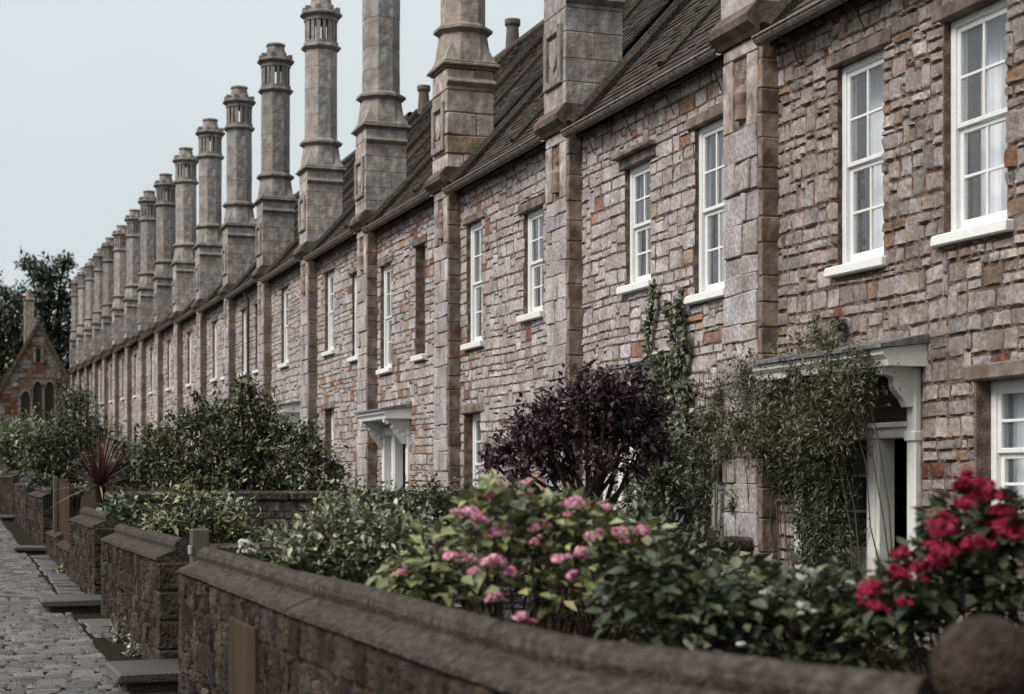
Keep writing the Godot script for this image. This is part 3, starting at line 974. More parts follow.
# ---------------------------------------------------------------- garden walls
# path: points (x, z_ahead) of the ridge line, going away; top: height of the ridge; the lane side is on the left
func garden_wall(called: String, label: String, pts: Array, top: float, solo: int, ends: Array, seen_far := 99.0) -> Node3D:
	var first: Vector2 = pts[0]
	var t := thing(called, label, "garden wall", Vector3(first.x, ground_y(first.y), -first.y), "walls of the front gardens")
	var org := t.position
	# resample
	var line := []
	for i in pts.size() - 1:
		var a: Vector2 = pts[i]; var b: Vector2 = pts[i + 1]
		var steps := maxi(1, int(a.distance_to(b) / 0.3))
		for j in steps:
			line.append(a.lerp(b, float(j) / steps))
	line.append(pts[-1])
	var at := func(i: int, off: float, y: float) -> Vector3:
		var p: Vector2 = line[i]
		var d: Vector2 = (line[mini(i + 1, line.size() - 1)] - line[maxi(i - 1, 0)]).normalized()
		var q := p + Vector2(-d.y, d.x) * off    # positive: towards the lane
		return Vector3(q.x, y, -q.y) - org
	var hw := 0.145
	var mb := MB.new()
	var low := top - 0.16
	for i in line.size() - 1:
		var g := ground_y(line[i].y) - 0.3
		for sd in [1.0, -1.0]:
			var a: Vector3 = at.call(i, hw * sd, g); var b: Vector3 = at.call(i + 1, hw * sd, g)
			var c: Vector3 = at.call(i + 1, hw * sd, low); var d: Vector3 = at.call(i, hw * sd, low)
			mb.quad(a, b, c, d, WHITE, (a - at.call(i, 0.0, g)))
	for e in [0, line.size() - 1]:
		var g := ground_y(line[e].y) - 0.3
		mb.quad(at.call(e, hw, g), at.call(e, -hw, g), at.call(e, -hw, low), at.call(e, hw, low), WHITE, Vector3.BACK if e == 0 else Vector3.FORWARD)
	build(mb, "wall_core", M.dark_mortar, t)
	# stones of the lane face
	var length := 0.0
	var along := [0.0]
	for i in line.size() - 1:
		length += (line[i] as Vector2).distance_to(line[i + 1])
		along.append(length)
	var where := func(u: float, off: float, y: float) -> Vector3:
		var i := 0
		while i < line.size() - 2 and along[i + 1] < u:
			i += 1
		var f: float = (u - along[i]) / maxf(along[i + 1] - along[i], 1e-5)
		return (at.call(i, off, y) as Vector3).lerp(at.call(i + 1, off, y), f)
	var gmin: float = ground_y(minf(line[0].y, line[-1].y)) - 0.1
	var cell := 0.045
	var cols := int(length / cell); var rows := int((low - gmin) / cell)
	cell = length / cols
	var blocked := PackedByteArray()
	blocked.resize(cols * rows)
	var list := pack(cols, rows, blocked, 1, 4, 1, 4)
	list.sort_custom(func(a, b): return (a[1] - a[0]) * (a[3] - a[2]) > (b[1] - b[0]) * (b[3] - b[2]))
	var stuff := MB.new()
	for i in list.size():
		var s: Array = list[i]
		var q := []
		for cr in [[s[0], s[2], 1, 1], [s[1], s[2], -1, 1], [s[1], s[3], -1, -1], [s[0], s[3], 1, -1]]:
			var u: float = clampf(cr[0] * cell + (wob(cr[0] * 0.1 + first.y, cr[1] * 0.1, 0.016, 3.0) if cr[0] > 0 and cr[0] < cols else 0.0) + cr[2] * 0.005, 0.0, length)
			var y: float = gmin + cr[1] * (low - gmin) / rows + wob(cr[0] * 0.1, cr[1] * 0.1 + first.y, 0.016, 23.0) + cr[3] * 0.005
			q.append(where.call(u, hw, minf(y, low)))
		var mid: Vector3 = (q[0] + q[2]) * 0.5
		var u_mid: float = (s[0] + s[1]) * 0.5 * cell
		var out: Vector3 = ((where.call(u_mid, hw, 0.0) as Vector3) - where.call(u_mid, 0.0, 0.0)).normalized()
		var col := tone([Color(0.062, 0.053, 0.047), Color(0.082, 0.072, 0.064), Color(0.048, 0.041, 0.036), Color(0.115, 0.103, 0.093)][rng.randi() % 4], 0.2)
		if i < solo:
			var one := MB.new()
			for a in 4:
				q[a] -= mid
			one.stone(q, out, rng.randf_range(0.014, 0.032), 0.008, 0.007, col, rng, 5)
			build(one, "stone", M.wall_stone, t, mid)
		else:
			stuff.stone(q, out, rng.randf_range(0.014, 0.032), 0.008, 0.007, col, rng, 4)
	if stuff.v.size():
		build(stuff, "stones", M.wall_stone, t, Vector3.ZERO, "stuff")
	# coping: slabs with a roll along the ridge
	var u := 0.0
	while u < length - 0.05:
		var w := rng.randf_range(1.6, 2.4)
		if length - u - w < 0.9:
			w = length - u
		mb = MB.new()
		var cc := tone(Color(0.165, 0.152, 0.14), 0.08)
		var prof := [Vector2(0.155, -0.165), Vector2(0.185, -0.155), Vector2(0.18, -0.135), Vector2(0.05, -0.083)]
		for i in 9:
			var a := -0.5 + (PI + 1.0) * i / 8.0
			prof.append(Vector2(cos(a) * 0.06, -0.055 + sin(a) * 0.055))
		prof.append_array([Vector2(-0.05, -0.083), Vector2(-0.18, -0.135), Vector2(-0.185, -0.155), Vector2(-0.155, -0.165)])
		var sub := maxi(2, int(w / 0.18))
		var dz := rng.randf_range(-0.005, 0.005)
		for i in sub:
			var ua := u + 0.0015 + (w - 0.003) * i / sub; var ub := u + 0.0015 + (w - 0.003) * (i + 1) / sub
			var ja := 0.0; var jb := 0.0
			for j in prof.size():
				var p0: Vector2 = prof[j]; var p1: Vector2 = prof[(j + 1) % prof.size()]
				var na := wob(ua * 0.9 + first.y, j * 0.07, 0.007, 60.0); var nb := wob(ub * 0.9 + first.y, j * 0.07, 0.007, 60.0)
				var a: Vector3 = where.call(ua, p0.x, top + p0.y + dz + na); var b: Vector3 = where.call(ub, p0.x, top + p0.y + dz + nb)
				var na1 := wob(ua * 0.9 + first.y, ((j + 1) % prof.size()) * 0.07, 0.007, 60.0); var nb1 := wob(ub * 0.9 + first.y, ((j + 1) % prof.size()) * 0.07, 0.007, 60.0)
				var c: Vector3 = where.call(ub, p1.x, top + p1.y + dz + nb1); var d: Vector3 = where.call(ua, p1.x, top + p1.y + dz + na1)
				mb.quad(a, b, c, d, cc, (a + c) * 0.5 - (where.call((ua + ub) * 0.5, 0.0, top - 0.11) as Vector3))
		for e in [u + 0.0015, u + w - 0.0015]:
			for j in prof.size():
				mb.tri(where.call(e, prof[j].x, top + prof[j].y + dz), where.call(e, prof[(j + 1) % prof.size()].x, top + prof[(j + 1) % prof.size()].y + dz), where.call(e, 0.0, top - 0.12), cc, (where.call(0.0 if e < u + w * 0.5 else length, 0.0, 0.0) as Vector3) - (where.call(length if e < u + w * 0.5 else 0.0, 0.0, 0.0) as Vector3))
		build(mb, "coping_stone", M.coping, t)
		u += w
	# dressed stones at the gate ends
	for e in ends:
		var i0: int = 0 if e == 0 else line.size() - 1
		var y := ground_y(line[i0].y) - 0.05
		while y < low - 0.04:
			var h := minf(rng.randf_range(0.17, 0.25), low - y)
			if low - y - h < 0.1:
				h = low - y
			mb = MB.new()
			var deep := 0.14 if rng.randf() < 0.5 else 0.24
			var z_in: float = -line[i0].y - org.z
			var z0 := z_in - (deep if e == 0 else -0.02); var z1 := z_in + (0.02 if e == 0 else deep)
			if e == 0:
				z0 = z_in - deep; z1 = z_in + 0.02
			else:
				z0 = z_in - 0.02; z1 = z_in + deep
			mb.box(Vector3(line[i0].x - hw - 0.03 - org.x, y + 0.004 - org.y, z0), Vector3(line[i0].x + hw + 0.02 - org.x, y + h - 0.004 - org.y, z1), tone(Color(0.078, 0.069, 0.061), 0.15), 0.012, 0.005, rng)
			build(mb, "quoin", M.wall_stone, t)
			y += h
	return t


# ---------------------------------------------------------------- plants
func rand_dir() -> Vector3:
	while true:
		var p := Vector3(rng.randf_range(-1, 1), rng.randf_range(-1, 1), rng.randf_range(-1, 1))
		var l := p.length_squared()
		if l > 0.02 and l < 1.0:
			return p / sqrt(l)
	return Vector3.UP


func leaf_tone(cols: Array) -> Color:
	var a: Color = cols[rng.randi() % cols.size()]
	var k := rng.randf_range(0.85, 1.8)
	return Color(a.r * k, a.g * k, a.b * k)


# clumps: [centre, radii]; leaves sit on twigs that fan out from each clump, mostly in its outer part
func foliage(mb: MB, clumps: Array, count: int, size: float, wide: float, cols: Array, droop := 0.0, low_cut := -99.0) -> void:
	var weight := []
	var total := 0.0
	for c in clumps:
		var r: Vector3 = c[1]
		total += pow(r.x * r.y * r.z, 0.667)
		weight.append(total)
	var done := 0
	while done < count:
		var pick := rng.randf() * total
		var ci := 0
		while weight[ci] < pick:
			ci += 1
		var d := rand_dir()
		var r: Vector3 = clumps[ci][1]
		var shell := pow(rng.randf(), 0.45)
		var bump := 1.0 + 0.6 * noise.get_noise_3d(d.x * 24.0 + ci * 13.0, d.y * 24.0, d.z * 24.0)
		if shell > 0.9 and rng.randf() < 0.35:
			bump *= rng.randf_range(1.1, 1.6)
		var tip: Vector3 = clumps[ci][0] + Vector3(d.x * r.x, d.y * r.y, d.z * r.z) * shell * bump
		# a sprig of a few leaves round the tip
		var grow := (d + Vector3(0, 0.5, 0) + rand_dir() * 0.5).normalized()
		var n := rng.randi_range(3, 6)
		for i in n:
			var p := tip - grow * size * 0.55 * i
			if p.y < low_cut:
				continue
			var ld := (rand_dir() + grow * 0.7 + Vector3(0, -droop, 0)).normalized()
			var up := (Vector3.UP + rand_dir() * 0.7).normalized()
			if absf(ld.dot(up)) > 0.95:
				up = Vector3.RIGHT
			var k := rng.randf_range(0.5, 1.35)
			mb.leaf(p, ld, up, size * k, size * wide * k, leaf_tone(cols))
		done += n


func stems(mb: MB, foot: Vector3, clumps: Array, r0: float, per: int) -> void:
	for c in clumps:
		for i in per:
			var r: Vector3 = c[1]
			var d := rand_dir()
			var end: Vector3 = c[0] + Vector3(d.x * r.x, absf(d.y) * r.y * 0.8, d.z * r.z) * 0.75
			var a := foot + Vector3(rng.randf_range(-0.06, 0.06), 0, rng.randf_range(-0.06, 0.06))
			var m := a.lerp(end, 0.5) + Vector3(rng.randf_range(-0.08, 0.08), 0.06, rng.randf_range(-0.08, 0.08))
			mb.tube([a, a.lerp(m, 0.6) + Vector3(0, 0.05, 0), m, m.lerp(end, 0.6), end], r0, r0 * 0.2, 5, WHITE)


func shrub(called: String, label: String, foot: Vector3, clumps: Array, count: int, size: float, wide: float, cols: Array, mat := "leaf", stem := 0.012, cat := "shrub", droop := 0.0) -> Node3D:
	var t := thing(called, label, cat, foot)
	var mb := MB.new()
	foliage(mb, clumps, count, size, wide, cols, droop, 0.02)
	build(mb, "foliage", M[mat], t)
	mb = MB.new()
	stems(mb, Vector3(0, -0.05, 0), clumps, stem, 3)
	build(mb, "stem", M.bark, t)
	return t


func floret_head(r: float, flat: float, count: int, cols: Array) -> ArrayMesh:
	var mb := MB.new()
	# a few uneven lobes make one head
	var lobes := [[Vector3.ZERO, 0.8]]
	for i in 4:
		lobes.append([Vector3(rng.randf_range(-0.55, 0.55), rng.randf_range(-0.2, 0.25), rng.randf_range(-0.55, 0.55)), rng.randf_range(0.38, 0.6)])
	for i in count:
		var lb: Array = lobes[rng.randi() % lobes.size()]
		var d := rand_dir()
		if d.y < -0.35:
			d.y = -d.y
		var p: Vector3 = (lb[0] + d * lb[1]) * Vector3(r, r * flat, r) * rng.randf_range(0.85, 1.08)
		var nn := (d + rand_dir() * 0.35).normalized()
		var a := nn.cross(Vector3.UP if absf(nn.y) < 0.9 else Vector3.RIGHT).normalized()
		var b := nn.cross(a)
		var s := r * rng.randf_range(0.2, 0.33)
		var tw := rng.randf() * TAU
		var col := leaf_tone(cols)
		for k in 4:
			var an := tw + TAU * k / 4.0
			var u := a * cos(an) + b * sin(an); var w := nn.cross(u)
			mb.quad(p, p + u * s * 0.6 + w * s * 0.45 + nn * s * 0.12, p + u * s + nn * s * 0.02, p + u * s * 0.6 - w * s * 0.45 + nn * s * 0.12, col, nn)
	return mb.mesh(M.petal)


func hydrangea(label: String, foot: Vector3, clumps: Array, leaves: int, leaf_len: float, leaf_cols: Array, heads: Array, head_r: float, head_cols: Array, solo := 300) -> Node3D:
	var t := thing("hydrangea", label, "hydrangea", foot)
	var kinds: Array[ArrayMesh] = []
	for i in 6:
		var lm := MB.new()
		var col: Color = leaf_cols[i % leaf_cols.size()] * rng.randf_range(0.8, 1.2)
		# broad leaf: two halves of four segments, drooping at the tip
		var prev := []
		for s in 6:
			var f := s / 5.0
			var wd := sin(pow(f, 0.8) * PI) * 0.33 + (0.02 if s == 0 else 0.0)
			var yy := -0.22 * f * f + 0.02 * sin(s * 2.3 + i)
			var row := [Vector3(f, yy + wd * 0.22, -wd), Vector3(f, yy, 0), Vector3(f, yy + wd * 0.22, wd)]
			if s > 0:
				for e in 2:
					lm.quad(prev[e], prev[e + 1], row[e + 1], row[e], col, Vector3.UP)
			prev = row
		kinds.append(lm.mesh(M.leaf))
	var made := 0
	var stuff := MB.new()
	for i in leaves:
		var ci := rng.randi() % clumps.size()
		var d := rand_dir()
		d.y = absf(d.y) if rng.randf() < 0.75 else d.y
		var r: Vector3 = clumps[ci][1]
		var p: Vector3 = clumps[ci][0] + Vector3(d.x * r.x, d.y * r.y, d.z * r.z) * pow(rng.randf(), 0.4)
		var ld := (d * Vector3(1, 0.3, 1) + rand_dir() * 0.6).normalized()
		var up := (Vector3.UP * 1.3 + rand_dir() * 0.7).normalized()
		var s := leaf_len * rng.randf_range(0.65, 1.2)
		if made < solo and d.dot(Vector3(-0.35, 0.35, 0.85)) > 0.0:
			var z := ld.cross(up).normalized()
			var o := put("leaf", kinds[made % 6], t)
			o.transform = Transform3D(Basis(ld * s, z.cross(ld).normalized() * s, z * s), p)
			made += 1
		else:
			stuff.leaf(p, ld, up, s, s * 0.62, leaf_tone(leaf_cols))
	build(stuff, "foliage", M.leaf, t, Vector3.ZERO, "stuff")
	var sm := MB.new()
	stems(sm, Vector3(0, -0.05, 0), clumps, 0.012, 5)
	build(sm, "stem", M.bark, t)
	var hm: Array[ArrayMesh] = []
	for i in 3:
		hm.append(floret_head(1.0, 0.75, 130, head_cols))
	for i in heads.size():
		var h: Vector3 = heads[i][0] - foot
		var o := put("flower_head", hm[i % 3], t)
		var s: float = head_r * heads[i][1]
		o.transform = Transform3D(Basis(rand_dir(), rng.randf_range(-0.3, 0.3)) * Basis(Vector3.UP, rng.randf() * TAU) * Basis().scaled(Vector3(s, s, s)), h)
		for q in rng.randi_range(0, 2):
			var z := s * rng.randf_range(0.35, 0.7)
			var o2 := put("flower_head", hm[(i + q) % 3], t)
			o2.transform = Transform3D(Basis(rand_dir(), rng.randf_range(-0.5, 0.5)) * Basis().scaled(Vector3(z, z * 0.8, z)), h + rand_dir() * Vector3(1, 0.6, 1) * s * 1.5)
	return t


func far_tree(called: String, label: String, foot: Vector3, clumps: Array, count: int, size: float, cols: Array, trunk_h: float, trunk_r: float) -> void:
	var t := thing(called, label, "tree", foot, "trees behind the chapel")
	var mb := MB.new()
	foliage(mb, clumps, count, size, 0.45, cols, 0.1)
	build(mb, "crown", M.leaf, t)
	mb = MB.new()
	mb.tube([Vector3(0, -0.5, 0), Vector3(0.1, trunk_h * 0.4, 0), Vector3(-0.1, trunk_h, 0.1)], trunk_r, trunk_r * 0.4, 9, WHITE)
	for c in clumps:
		var e: Vector3 = c[0]
		mb.tube([Vector3(0, trunk_h * rng.randf_range(0.3, 0.8), 0), e * Vector3(0.5, 0.8, 0.5), e + Vector3(0, c[1].y * 0.5, 0)], trunk_r * 0.35, trunk_r * 0.07, 5, WHITE)
	build(mb, "trunk", M.bark, t)


func _ready() -> void:
	rng.seed = 20240
	noise.seed = 11
	noise.frequency = 0.06
	# --- camera: level, lens shifted up
	var cam := Camera3D.new()
	cam.name = "camera"
	add_child(cam)
	var att := CameraAttributesPhysical.new()
	att.frustum_near = 0.05
	att.frustum_far = 2000.0
	att.frustum_focal_length = 58.0
	att.frustum_focus_distance = 17.0
	att.exposure_aperture = 2.8
	cam.attributes = att
	cam.position = Vector3(0, EYE, 0)
	cam.rotation.y = -atan(573.0 / 1650.0)
	cam.keep_aspect = Camera3D.KEEP_HEIGHT
	cam.set_frustum(694.0 / 1650.0 * 0.05, Vector2(0, 133.0 / 1650.0 * 0.05), 0.05, 2000.0)
	cam.current = true
	# --- overcast sky
	var env := Environment.new()
	env.background_mode = Environment.BG_SKY
	var sm := ProceduralSkyMaterial.new()
	sm.sky_top_color = Color(0.53, 0.56, 0.577)
	sm.sky_horizon_color = Color(0.57, 0.586, 0.594)
	sm.sky_curve = 0.25
	sm.ground_bottom_color = Color(0.3, 0.28, 0.25)
	sm.ground_horizon_color = Color(0.5, 0.5, 0.48)
	sm.sun_angle_max = 1.0
	sm.sky_cover = cloud_cover()
	sm.sky_cover_modulate = Color(0.255, 0.255, 0.255)
	var sky := Sky.new()
	sky.sky_material = sm
	env.sky = sky
	env.tonemap_mode = Environment.TONE_MAPPER_LINEAR
	env.tonemap_exposure = 2.35
	env.sdfgi_enabled = true
	env.ssao_enabled = true
	env.ssil_enabled = true
	var we := WorldEnvironment.new()
	we.name = "world_environment"
	we.environment = env
	add_child(we)
	# --- the veiled sun, beyond the lane on the left
	var sun := DirectionalLight3D.new()
	sun.name = "sun"
	sun.light_energy = 0.5
	sun.light_angular_distance = 30.0
	sun.light_color = Color(1.0, 0.98, 0.965)
	sun.shadow_enabled = true
	add_child(sun)
	sun.look_at_from_position(Vector3(-14, 15, 3), Vector3.ZERO)
	make_materials()
	make_setting()
	make_terrace()
	make_walls()
	make_plants()


# thin cloud, the same all round: noise on the sphere of directions
func cloud_cover() -> ImageTexture:
	var f := FastNoiseLite.new()
	f.seed = 5
	f.frequency = 1.3
	f.fractal_octaves = 4
	var im := Image.create_empty(512, 256, false, Image.FORMAT_RGBA8)
	for y in 256:
		var up := PI * (0.5 - (y + 0.5) / 256.0)
		for x in 512:
			var a := TAU * x / 512.0
			var t := clampf(0.55 + 0.75 * f.get_noise_3d(cos(a) * cos(up) * 1.2, sin(up) * 2.4, sin(a) * cos(up) * 1.2), 0.0, 1.0)
			im.set_pixel(x, y, Color(1, 1, 1, t))
	return ImageTexture.create_from_image(im)


# ---------------------------------------------------------------- ground and lane
func make_setting() -> void:
	var mb := MB.new()
	var rows := [-60.0, 0.0, 120.0, 200.0, 900.0]
	var hs := [0.0, 0.0, ground_y(120.0), ground_y(120.0) + 1.0, ground_y(120.0) + 2.0]
	for i in rows.size() - 1:
		mb.quad(Vector3(-400, hs[i], -rows[i]), Vector3(500, hs[i], -rows[i]), Vector3(500, hs[i + 1], -rows[i + 1]), Vector3(-400, hs[i + 1], -rows[i + 1]), WHITE, Vector3.UP)
	build(mb, "ground", M.soil, self, Vector3(0, -0.02, 0)).set_meta("kind", "structure")
	# lane: joint bed, setts, channel and edging flags
	var lane := Node3D.new()
	lane.name = "path"
	lane.set_meta("kind", "structure")
	add_child(lane)
	mb = MB.new()
	mb.quad(Vector3(-6.5, 0.004, 20), Vector3(1.62, 0.004, 20), Vector3(1.62, 0.004, 0), Vector3(-6.5, 0.004, 0), WHITE, Vector3.UP)
	mb.quad(Vector3(-6.5, 0.004, 0), Vector3(1.62, 0.004, 0), Vector3(1.62, ground_y(96) + 0.004, -96), Vector3(-6.5, ground_y(96) + 0.004, -96), WHITE, Vector3.UP)
	build(mb, "bed", M.path_joint, lane)
	var solo := 0
	var stuff := MB.new()
	var z := 8.5
	while z < 60.0:
		var dz := rng.randf_range(0.085, 0.14) if z < 30.0 else rng.randf_range(0.2, 0.3)
		var x := -1.7 + rng.randf_range(-0.15, 0.0)
		while x < 1.12:
			var w := rng.randf_range(0.11, 0.24)
			var x1 := minf(x + w, 1.16)
			var q := []
			for cr in [[x + 0.009, z + 0.01], [x1 - 0.009, z + 0.01], [x1 - 0.009, z + dz - 0.01], [x + 0.009, z + dz - 0.01]]:
				q.append(Vector3(cr[0] + rng.randf_range(-0.02, 0.02), ground_y(cr[1]) + 0.006, -(cr[1] + rng.randf_range(-0.015, 0.015) + 0.05 * sin(cr[0] * 1.3 + z * 0.2))))
			var col := tone([Color(0.12, 0.113, 0.104), Color(0.155, 0.147, 0.136), Color(0.09, 0.083, 0.075), Color(0.19, 0.18, 0.167)][rng.randi() % 4], 0.18)
			var prd := rng.randf_range(0.006, 0.02)
			if solo < 300 and x > 0.0235 * z and z > 11.2:
				var mid: Vector3 = (q[0] + q[2]) * 0.5
				for a in 4:
					q[a] -= mid
				var one := MB.new()
				one.stone(q, Vector3.UP, prd, 0.004, 0.006, col, rng, 4)
				build(one, "sett", M.sett, lane, mid)
				solo += 1
			else:
				stuff.stone(q, Vector3.UP, prd, 0.004, 0.006, col, rng, 3)
			x += w
		z += dz
	build(stuff, "setts", M.sett, lane, Vector3.ZERO, "stuff")
	# edging flags by the wall
	z = 13.8
	while z < 24.0:
		var l := rng.randf_range(0.28, 0.5)
		if not (z + l > 15.6 and z < 16.8) and not (z + l > 24.0 and z < 25.0):
			mb = MB.new()
			var y := ground_y(z)
			mb.box(Vector3(1.19 + rng.randf_range(-0.02, 0.02), 0.0, -l + 0.012), Vector3(1.45, 0.02, 0), tone(Color(0.13, 0.12, 0.112), 0.25), 0.012, 0.006, rng)
			build(mb, "edging_flag", M.sett, lane, Vector3(0, y, -z))
		z += l


# ---------------------------------------------------------------- the terrace
func make_terrace() -> void:
	var nth := ["nineteenth", "eighteenth", "seventeenth", "sixteenth", "fifteenth", "fourteenth", "thirteenth", "twelfth", "eleventh", "tenth", "ninth", "eighth", "seventh", "sixth", "fifth", "fourth", "third", "second", "first"]
	var w: Material = M.white_paint
	var cream: Material = M.cream_paint
	var cfgs := {
		0: {"label": "stone terrace cottage with blank pilaster, nineteenth down the row from the gabled chapel", "rich": 0, "red": 0.0, "tint": 1.0,
			"windows": [[1.9, 0.78, 3.25, 4.9], [3.6, 0.78, 3.25, 4.9]]},
		1: {"label": "rubble stone cottage with cream porch hood and dark doorway behind red hydrangeas", "rich": 2, "red": 0.05, "tint": 0.86, "seen": 36,
			"windows": [[3.49, 0.82, 3.27, 4.97], [1.82, 0.79, 3.22, 5.0], [3.92, 0.9, 1.0, 2.1]],
			"door": {"s0": 1.15, "s1": 3.16, "d0": 2.56, "head": 1.68, "hood": 2.25, "reach": 0.42, "paint": cream, "open": false, "scallop": false}},
		2: {"label": "rubble stone cottage with ivy up its front behind the purple-leaved tree", "rich": 2, "red": 0.0, "tint": 1.0, "seen": 36,
			"windows": [[3.94, 0.76, 3.15, 4.92], [2.1, 0.74, 3.45, 4.82, 1], [4.1, 0.76, 0.5, 1.75], [1.1, 0.72, 0.8, 1.75]],
			"door": {"s0": 2.0, "s1": 3.1, "d0": 2.45, "head": 1.85, "hood": 2.3, "reach": 0.45, "paint": cream, "open": false, "scallop": false}},
		3: {"label": "cottage with rust-red stones between two tall sash windows over a low sash window", "rich": 2, "red": 0.13, "tint": 1.0, "seen": 26,
			"windows": [[1.07, 0.78, 3.13, 4.93], [3.63, 0.76, 3.32, 4.72], [0.95, 0.82, 0.55, 2.09]]},
		4: {"label": "stone cottage with scalloped white porch hood over a half open white door", "rich": 2, "red": 0.12, "tint": 1.0, "seen": 30,
			"windows": [[0.98, 0.76, 2.95, 4.8], [3.3, 0.55, 3.03, 4.86, 0, 0.22]],
			"door": {"s0": 1.25, "s1": 2.95, "d0": 2.0, "head": 1.75, "hood": 2.0, "reach": 0.5, "paint": w, "open": true, "scallop": true}},
		5: {"label": "stone cottage with one tall sash window above another beside a plain pilaster", "rich": 1, "red": 0.1, "tint": 1.0,
			"windows": [[1.5, 0.82, 3.47, 5.1], [3.8, 0.7, 3.2, 4.8], [1.5, 0.8, 0.9, 2.3]]},
		6: {"label": "stone cottage with small lead hood showing above the big leafy bush", "rich": 1, "red": 0.02, "tint": 1.0,
			"windows": [[1.95, 0.82, 3.4, 5.15]],
			"door": {"s0": 3.0, "s1": 4.3, "d0": 3.55, "head": 1.8, "hood": 2.2, "reach": 0.5, "paint": w, "open": false, "scallop": false}},
	}
	for k in 19:
		if not cfgs.has(k):
			var off := rng.randf_range(-0.25, 0.25)
			cfgs[k] = {"label": "narrow stone terrace cottage, %s down the row from the gabled chapel" % nth[k], "rich": 1 if k < 9 else 0, "red": rng.randf_range(-0.04, 0.1), "tint": rng.randf_range(0.92, 1.06),
				"windows": [[1.8 + off, 0.8, 3.4, 5.05], [3.7 + off * 0.4, 0.76, 3.35, 5.0], [1.5 - off, 0.8, 0.8, 2.15]]}
			if k == 7:
				cfgs[k]["pipe"] = 3.1
			if k == 9:
				cfgs[k]["windows"] = [[1.8, 0.8, 3.4, 5.05]]
				cfgs[k]["door"] = {"s0": 2.9, "s1": 4.2, "d0": 3.45, "head": 1.8, "hood": 2.1, "reach": 0.5, "paint": w, "open": false, "scallop": false}
		make_house(k, cfgs[k])
	make_chapel()


